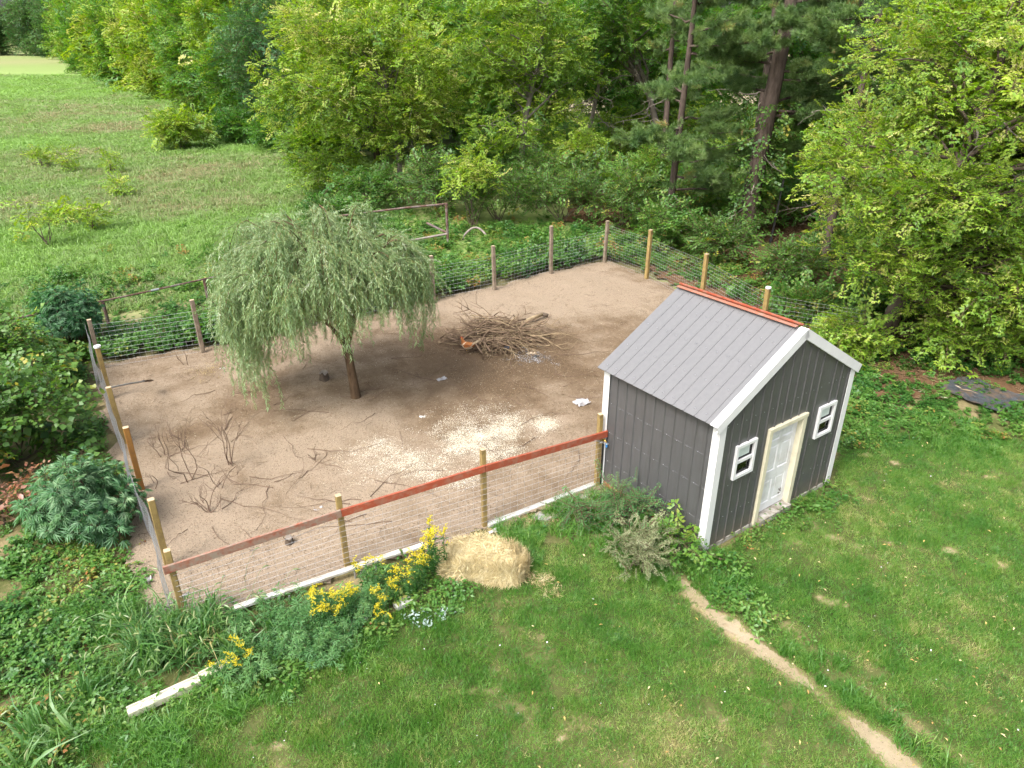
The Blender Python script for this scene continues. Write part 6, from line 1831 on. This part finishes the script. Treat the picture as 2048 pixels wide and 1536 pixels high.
edging('garden_edging', 'white edging piece under the big yellow golden rod patch', gp(696, 1252, .06)[:2], gp(732, 1234, .06)[:2], .14, .07, 'plastic_white', 'edging', .05, ed, False)
edging('garden_edging', 'crumpled white edging piece left of the broad leaves', gp(790, 1212, .08)[:2], gp(822, 1196, .08)[:2], .14, .08, 'plastic_white', 'edging', .06, ed, False)

def crumple(name, label, cat, px, py, sx, sy, h, mat, seed, rz=0.0, res=9, z=.03, group=None, lump=1.0):
    """thin crumpled sheet with thickness"""
    rng = np.random.RandomState(seed)
    c = gp(px, py)
    V, Fs = [], []
    for i in range(res + 1):
        for j in range(res + 1):
            u, v = i / res - .5, j / res - .5
            e = 1 + .12 * nz(u, v, 9, seed)
            V.append((u * sx * e + rng.normal(0, sx * .015), v * sy * e + rng.normal(0, sy * .015), h * (.5 + .5 * float(nz(u, v, 7 * lump, seed + 1))) + h * .3 * rng.rand()))
    for i in range(res):
        for j in range(res):
            Fs.append((i * (res + 1) + j, (i + 1) * (res + 1) + j, (i + 1) * (res + 1) + j + 1, i * (res + 1) + j + 1))
    nV = len(V); V += [(q[0], q[1], q[2] - .003) for q in V]; Fs += [tuple(k + nV for k in f[::-1]) for f in Fs]
    return link(name, mk_mesh(name, V, Fs, mat, smooth=False), None, (c[0], c[1], z), (0, 0, rz), label, cat, group)
crumple('plastic_bag', 'crumpled clear plastic bag on the dirt beside the shed', 'plastic bag', 1163, 810, .34, .30, .09, 'plastic_clear', 91, .5)
crumple('plastic_scrap', 'pale plastic scrap on the dirt right of the willow', 'scrap', 884, 762, .26, .16, .05, 'plastic_clear', 92, .6)
crumple('plastic_scrap', 'little white scrap near the grain, close to the rail', 'scrap', 845, 838, .13, .10, .05, 'plastic_white', 93, .2)
crumple('plastic_scrap', 'pinkish scrap lying on the ashes', 'scrap', 1063, 712, .22, .11, .08, 'feather_buff', 94, .3)
crumple('plastic_scrap', 'black scrap lying on the ashes', 'scrap', 1072, 717, .22, .13, .06, 'tarp_black', 95, .9)
crumple('plastic_scrap', 'white scrap on the sand near the back left fence', 'scrap', 446, 742, .14, .12, .05, 'plastic_white', 96, .9)
crumple('plastic_scrap', 'clear crumpled scrap just inside the rail by the splintered stump', 'scrap', 638, 1022, .17, .12, .04, 'plastic_clear', 97, .4)
crumple('crushed_can', 'crushed white and blue can in the weeds by the grey metal sheet', 'can', 294, 1168, .16, .14, .09, 'plastic_white', 98, .4, res=5)
crumple('plastic_strip', 'white plastic strip lying by the fence foot near the hay', 'strip', 986, 1068, .16, .09, .05, 'plastic_white', 99, .4, res=5)
# blue cup by the brush pile
c = gp(1013, 702)
cup = thing('blue_cup', 'bright blue plastic cup lying under the branches of the brush pile', 'cup', (c[0], c[1], .06))
MB().tube([(-.06, 0, .03), (.07, .02, .05)], [.045, .06], 12, cap=False).build('wall', 'plastic_blue', cup)
MB().tube([(-.062, 0, .03), (-.055, 0, .031)], [.045, .045], 12).build('bottom', 'plastic_blue', cup)
# grey ribbed metal sheet left of the corner post, slabs near the shed
c = gp(322, 1215)
ms_ = thing('metal_sheet', 'grey ribbed metal sheet flat on the ground outside the left corner post', 'metal sheet', (c[0] - .05, c[1] - .10, 0), .98)
MB().box((0, .0, .035), (1.05, .34, .012)).build('flat', 'sheet_grey', ms_)
for yy in (-.145, -.105):
    MB().bar((-.52, yy, .058), (.52, yy, .058), .024, .032, bev=.006).build('rib', 'sheet_grey', ms_)
for i, (px, py, sx, sy, lb_) in enumerate(((1165, 988, .62, .34, 'grey flat slab at the foot of the fence by the shed corner'), (1092, 1032, .55, .30, 'grey flat slab half under grass, farther from the shed corner'))):
    c = gp(px, py)
    o = thing('grey_slab', lb_, 'slab', (c[0], c[1], 0), .5, 'grey slabs at the fence foot')
    r_ = random.Random(i); pts = [((math.cos(a) * sx / 2 * (1.15 if k % 2 else .95)), math.sin(a) * sy / 2 * (1.2 if k % 2 else 1)) for k, a in enumerate([.5, 1.2, 2.0, 2.7, 3.7, 4.4, 5.3, 5.9])]
    n = len(pts)
    MB().add([(p[0], p[1], -.02) for p in pts] + [(p[0], p[1], .03 + .004 * k) for k, p in enumerate(pts)], [tuple(range(n, 2 * n))] + [(k, (k + 1) % n, n + (k + 1) % n, n + k) for k in range(n)]).build('stone', 'slab_grey', o)
crumple('black_tarp', 'black ground tarp with brown litter at the right edge behind the lawn', 'tarp', 1962, 792, 1.35, 1.5, .07, 'tarp_black', 101, .5, res=14, z=.05, lump=.6)
# water hydrant, padlock and chain at the gate post
hp = np.array(FP[3]) + fnrm * .02 + fd * .075
hy = thing('water_tap', 'brass water tap on a dark standpipe between the gate post and the shed', 'tap', (hp[0], hp[1], 0))
MB().tube([(0, 0, -.05), (0, 0, 1.02)], .018, 8).build('standpipe', 'hose_black', hy)
b = MB(); b.tube([(0, 0, 1.0), (0, 0, 1.08), (fnrm[0] * .03, fnrm[1] * .03, 1.10), (fnrm[0] * .10, fnrm[1] * .10, 1.05)], [.022, .026, .022, .018], 10); b.build('spout', 'brass', hy, smooth=True)
b = MB(); b.tube([(fnrm[0] * .10, fnrm[1] * .10, 1.055), (fnrm[0] * .115, fnrm[1] * .115, .97)], [.022, .02], 8); b.build('hose_end', 'plastic_blue', hy)
b = MB(); b.bar((-.06, 0, 1.14), (.07, .02, 1.15), .02, .012); b.build('lever', 'hose_black', hy)
gc = np.array(FP[3]) + fnrm * .07
ch = thing('gate_chain', 'short dark chain hooked round the gate post under the red rail', 'chain', (gc[0], gc[1], 1.10))
for k in range(6):
    a = Vector((-.16 + k * .05, -.03 * k + .05, -.012 * (k % 2)))
    MB().tube([a + Vector((.026 * math.cos(t), (.014 if k % 2 else .003) * math.sin(t), (.003 if k % 2 else .014) * math.sin(t))) for t in np.linspace(0, 6.283, 9)], .005, 5, cap=False).build('chain_link', 'zinc', ch)

# understorey deeper in the wood
un = 'understorey bushes deep in the wood'
for i, (x, y, r, h, s_, ti, lb_) in enumerate(((-1, 43, 2.4, 3.4, 'green', .5, 'deep bush behind the open crowned tree'), (3.5, 44, 2.6, 3.4, 'green', .6, 'deep yellow green bush in the middle of the wood'), (7, 48, 2.8, 3.8, 'boxelder', .45, 'deep pale bush behind the thin grey stem'), (11.5, 42, 2.6, 3.2, 'green', .55, 'deep bush right of the forked trunk'), (15, 39, 2.6, 3.4, 'green', .5, 'deep bush seen between the two large pines'), (18.5, 38, 2.8, 3.6, 'boxelder', .5, 'deep bush behind the far pine'), (13, 50, 3.0, 4.2, 'boxelder', .55, 'farthest sunlit bush in the middle gap'), (19, 30, 2.0, 2.2, 'green', .45, 'bush behind the tall right box elder'), (17.2, 24.2, 1.8, 1.8, 'green', .5, 'bush at the right edge of the wood floor'), (2.6, 50, 3.0, 4.4, 'boxelder', .6, 'farthest olive bush left of the pale barked pine'))):
    bush('shrub', lb_, (x, y), (r, r * .85, h), int(16 + 6 * r), .75, [f'{s_}{k}' for k in range(3)], 780 + i, per=34, scale=1.3, tint=ti, tvar=.14, group=un, stems=8)
for i, (x, y, r, h, ti, lb_) in enumerate(((13, 62, 6, 13, .55, 'far crown closing the gap behind the large pine'), (21, 55, 6, 13, .5, 'far crown closing the gap between the pines and box elders'), (3.5, 63, 6, 13, .6, 'far olive crown behind the thin grey stem'), (29, 47, 6, 12, .55, 'far crown behind the right edge trees'), (26, 31, 4.5, 9, .5, 'leafy crown at the far right edge behind the tall box elder'))):
    tree('leafy_tree', lb_, (x, y), [(0, 0, -.1), (.1, 0, h * .3), (.2, .1, h * .85)], .24, [((0, 0, h * .5), (r * .85, r * .7, h * .46), 70, 1.5)], GRN, 680 + i, per=36, scale=1.7, tint=ti, tvar=.16, group=mid, zmin=1.0)
for i, (x, y, r, h, s_, ti, lb_) in enumerate(((9.2, 32.2, 1.5, 2.0, 'green', .55, 'fresh green bush right behind the creeper clad pine'), (13.2, 27.6, 1.5, 1.6, 'green', .55, 'low bush under the pine with bright tufts'), (16.6, 20.6, 1.5, 1.4, 'green', .5, 'low bush behind the black tarp'), (9.0, 20.4, 1.1, 1.1, 'bramble', .55, 'low leafy bush just behind the shed roof, by the white capped post'))):
    bush('shrub', lb_, (x, y), (r, r * .85, h), int(16 + 6 * r), .6, [f'{s_}{k}' for k in range(3)], 795 + i, per=60, scale=1.05, tint=ti, tvar=.14, group=un, stems=8)
bush('sapling', 'bright yellow green young box elder in front of the dark thicket', (-1.75, 32.6), (1.35, 1.1, 3.3), 22, .5, BOX, 799, per=60, scale=.95, tint=.66, tvar=.13, cat='sapling', stems=10, zlift=.65)
for i, (x, y, r, h, s_, ti, lb_) in enumerate(((6.2, 34.4, 1.8, 3.6, 'green', .72, 'bright leafy bush rising between the corner post and the pines'), (10.8, 35.4, 1.8, 3.8, 'green', .7, 'bright leafy bush directly right of the creeper clad trunk'), (3.4, 38.4, 2.0, 4.0, 'boxelder', .6, 'yellowish leafy bush above the dark thicket'), (13.0, 39.5, 2.2, 4.4, 'boxelder', .6, 'sunlit leafy bush between the pine trunks'))):
    bush('shrub', lb_, (x, y), (r, r * .85, h), int(18 + 7 * r), .6, [f'{s_}{k}' for k in range(3)], 820 + i, per=60, scale=1.05, tint=ti, tvar=.14, group=un, stems=9)
for i, (x, y, r, h, s_, ti, lb_) in enumerate(((12.0, 17.6, 1.5, 1.7, 'boxelder', .5, 'low leafy bough bush at the foot of the leaning box elder'), (14.6, 17.2, 1.6, 1.8, 'boxelder', .48, 'low leafy bush at the right edge above the black tarp'), (9.2, 17.9, 1.0, 1.2, 'boxelder', .5, 'small leafy bush just right of the shed roof end'))):
    bush('shrub', lb_, (x, y), (r, r * .8, h), int(16 + 6 * r), .5, [f'{s_}{k}' for k in range(3)], 840 + i, per=80, scale=.8, tint=ti, tvar=.14, group=un, stems=8, zlift=.35)
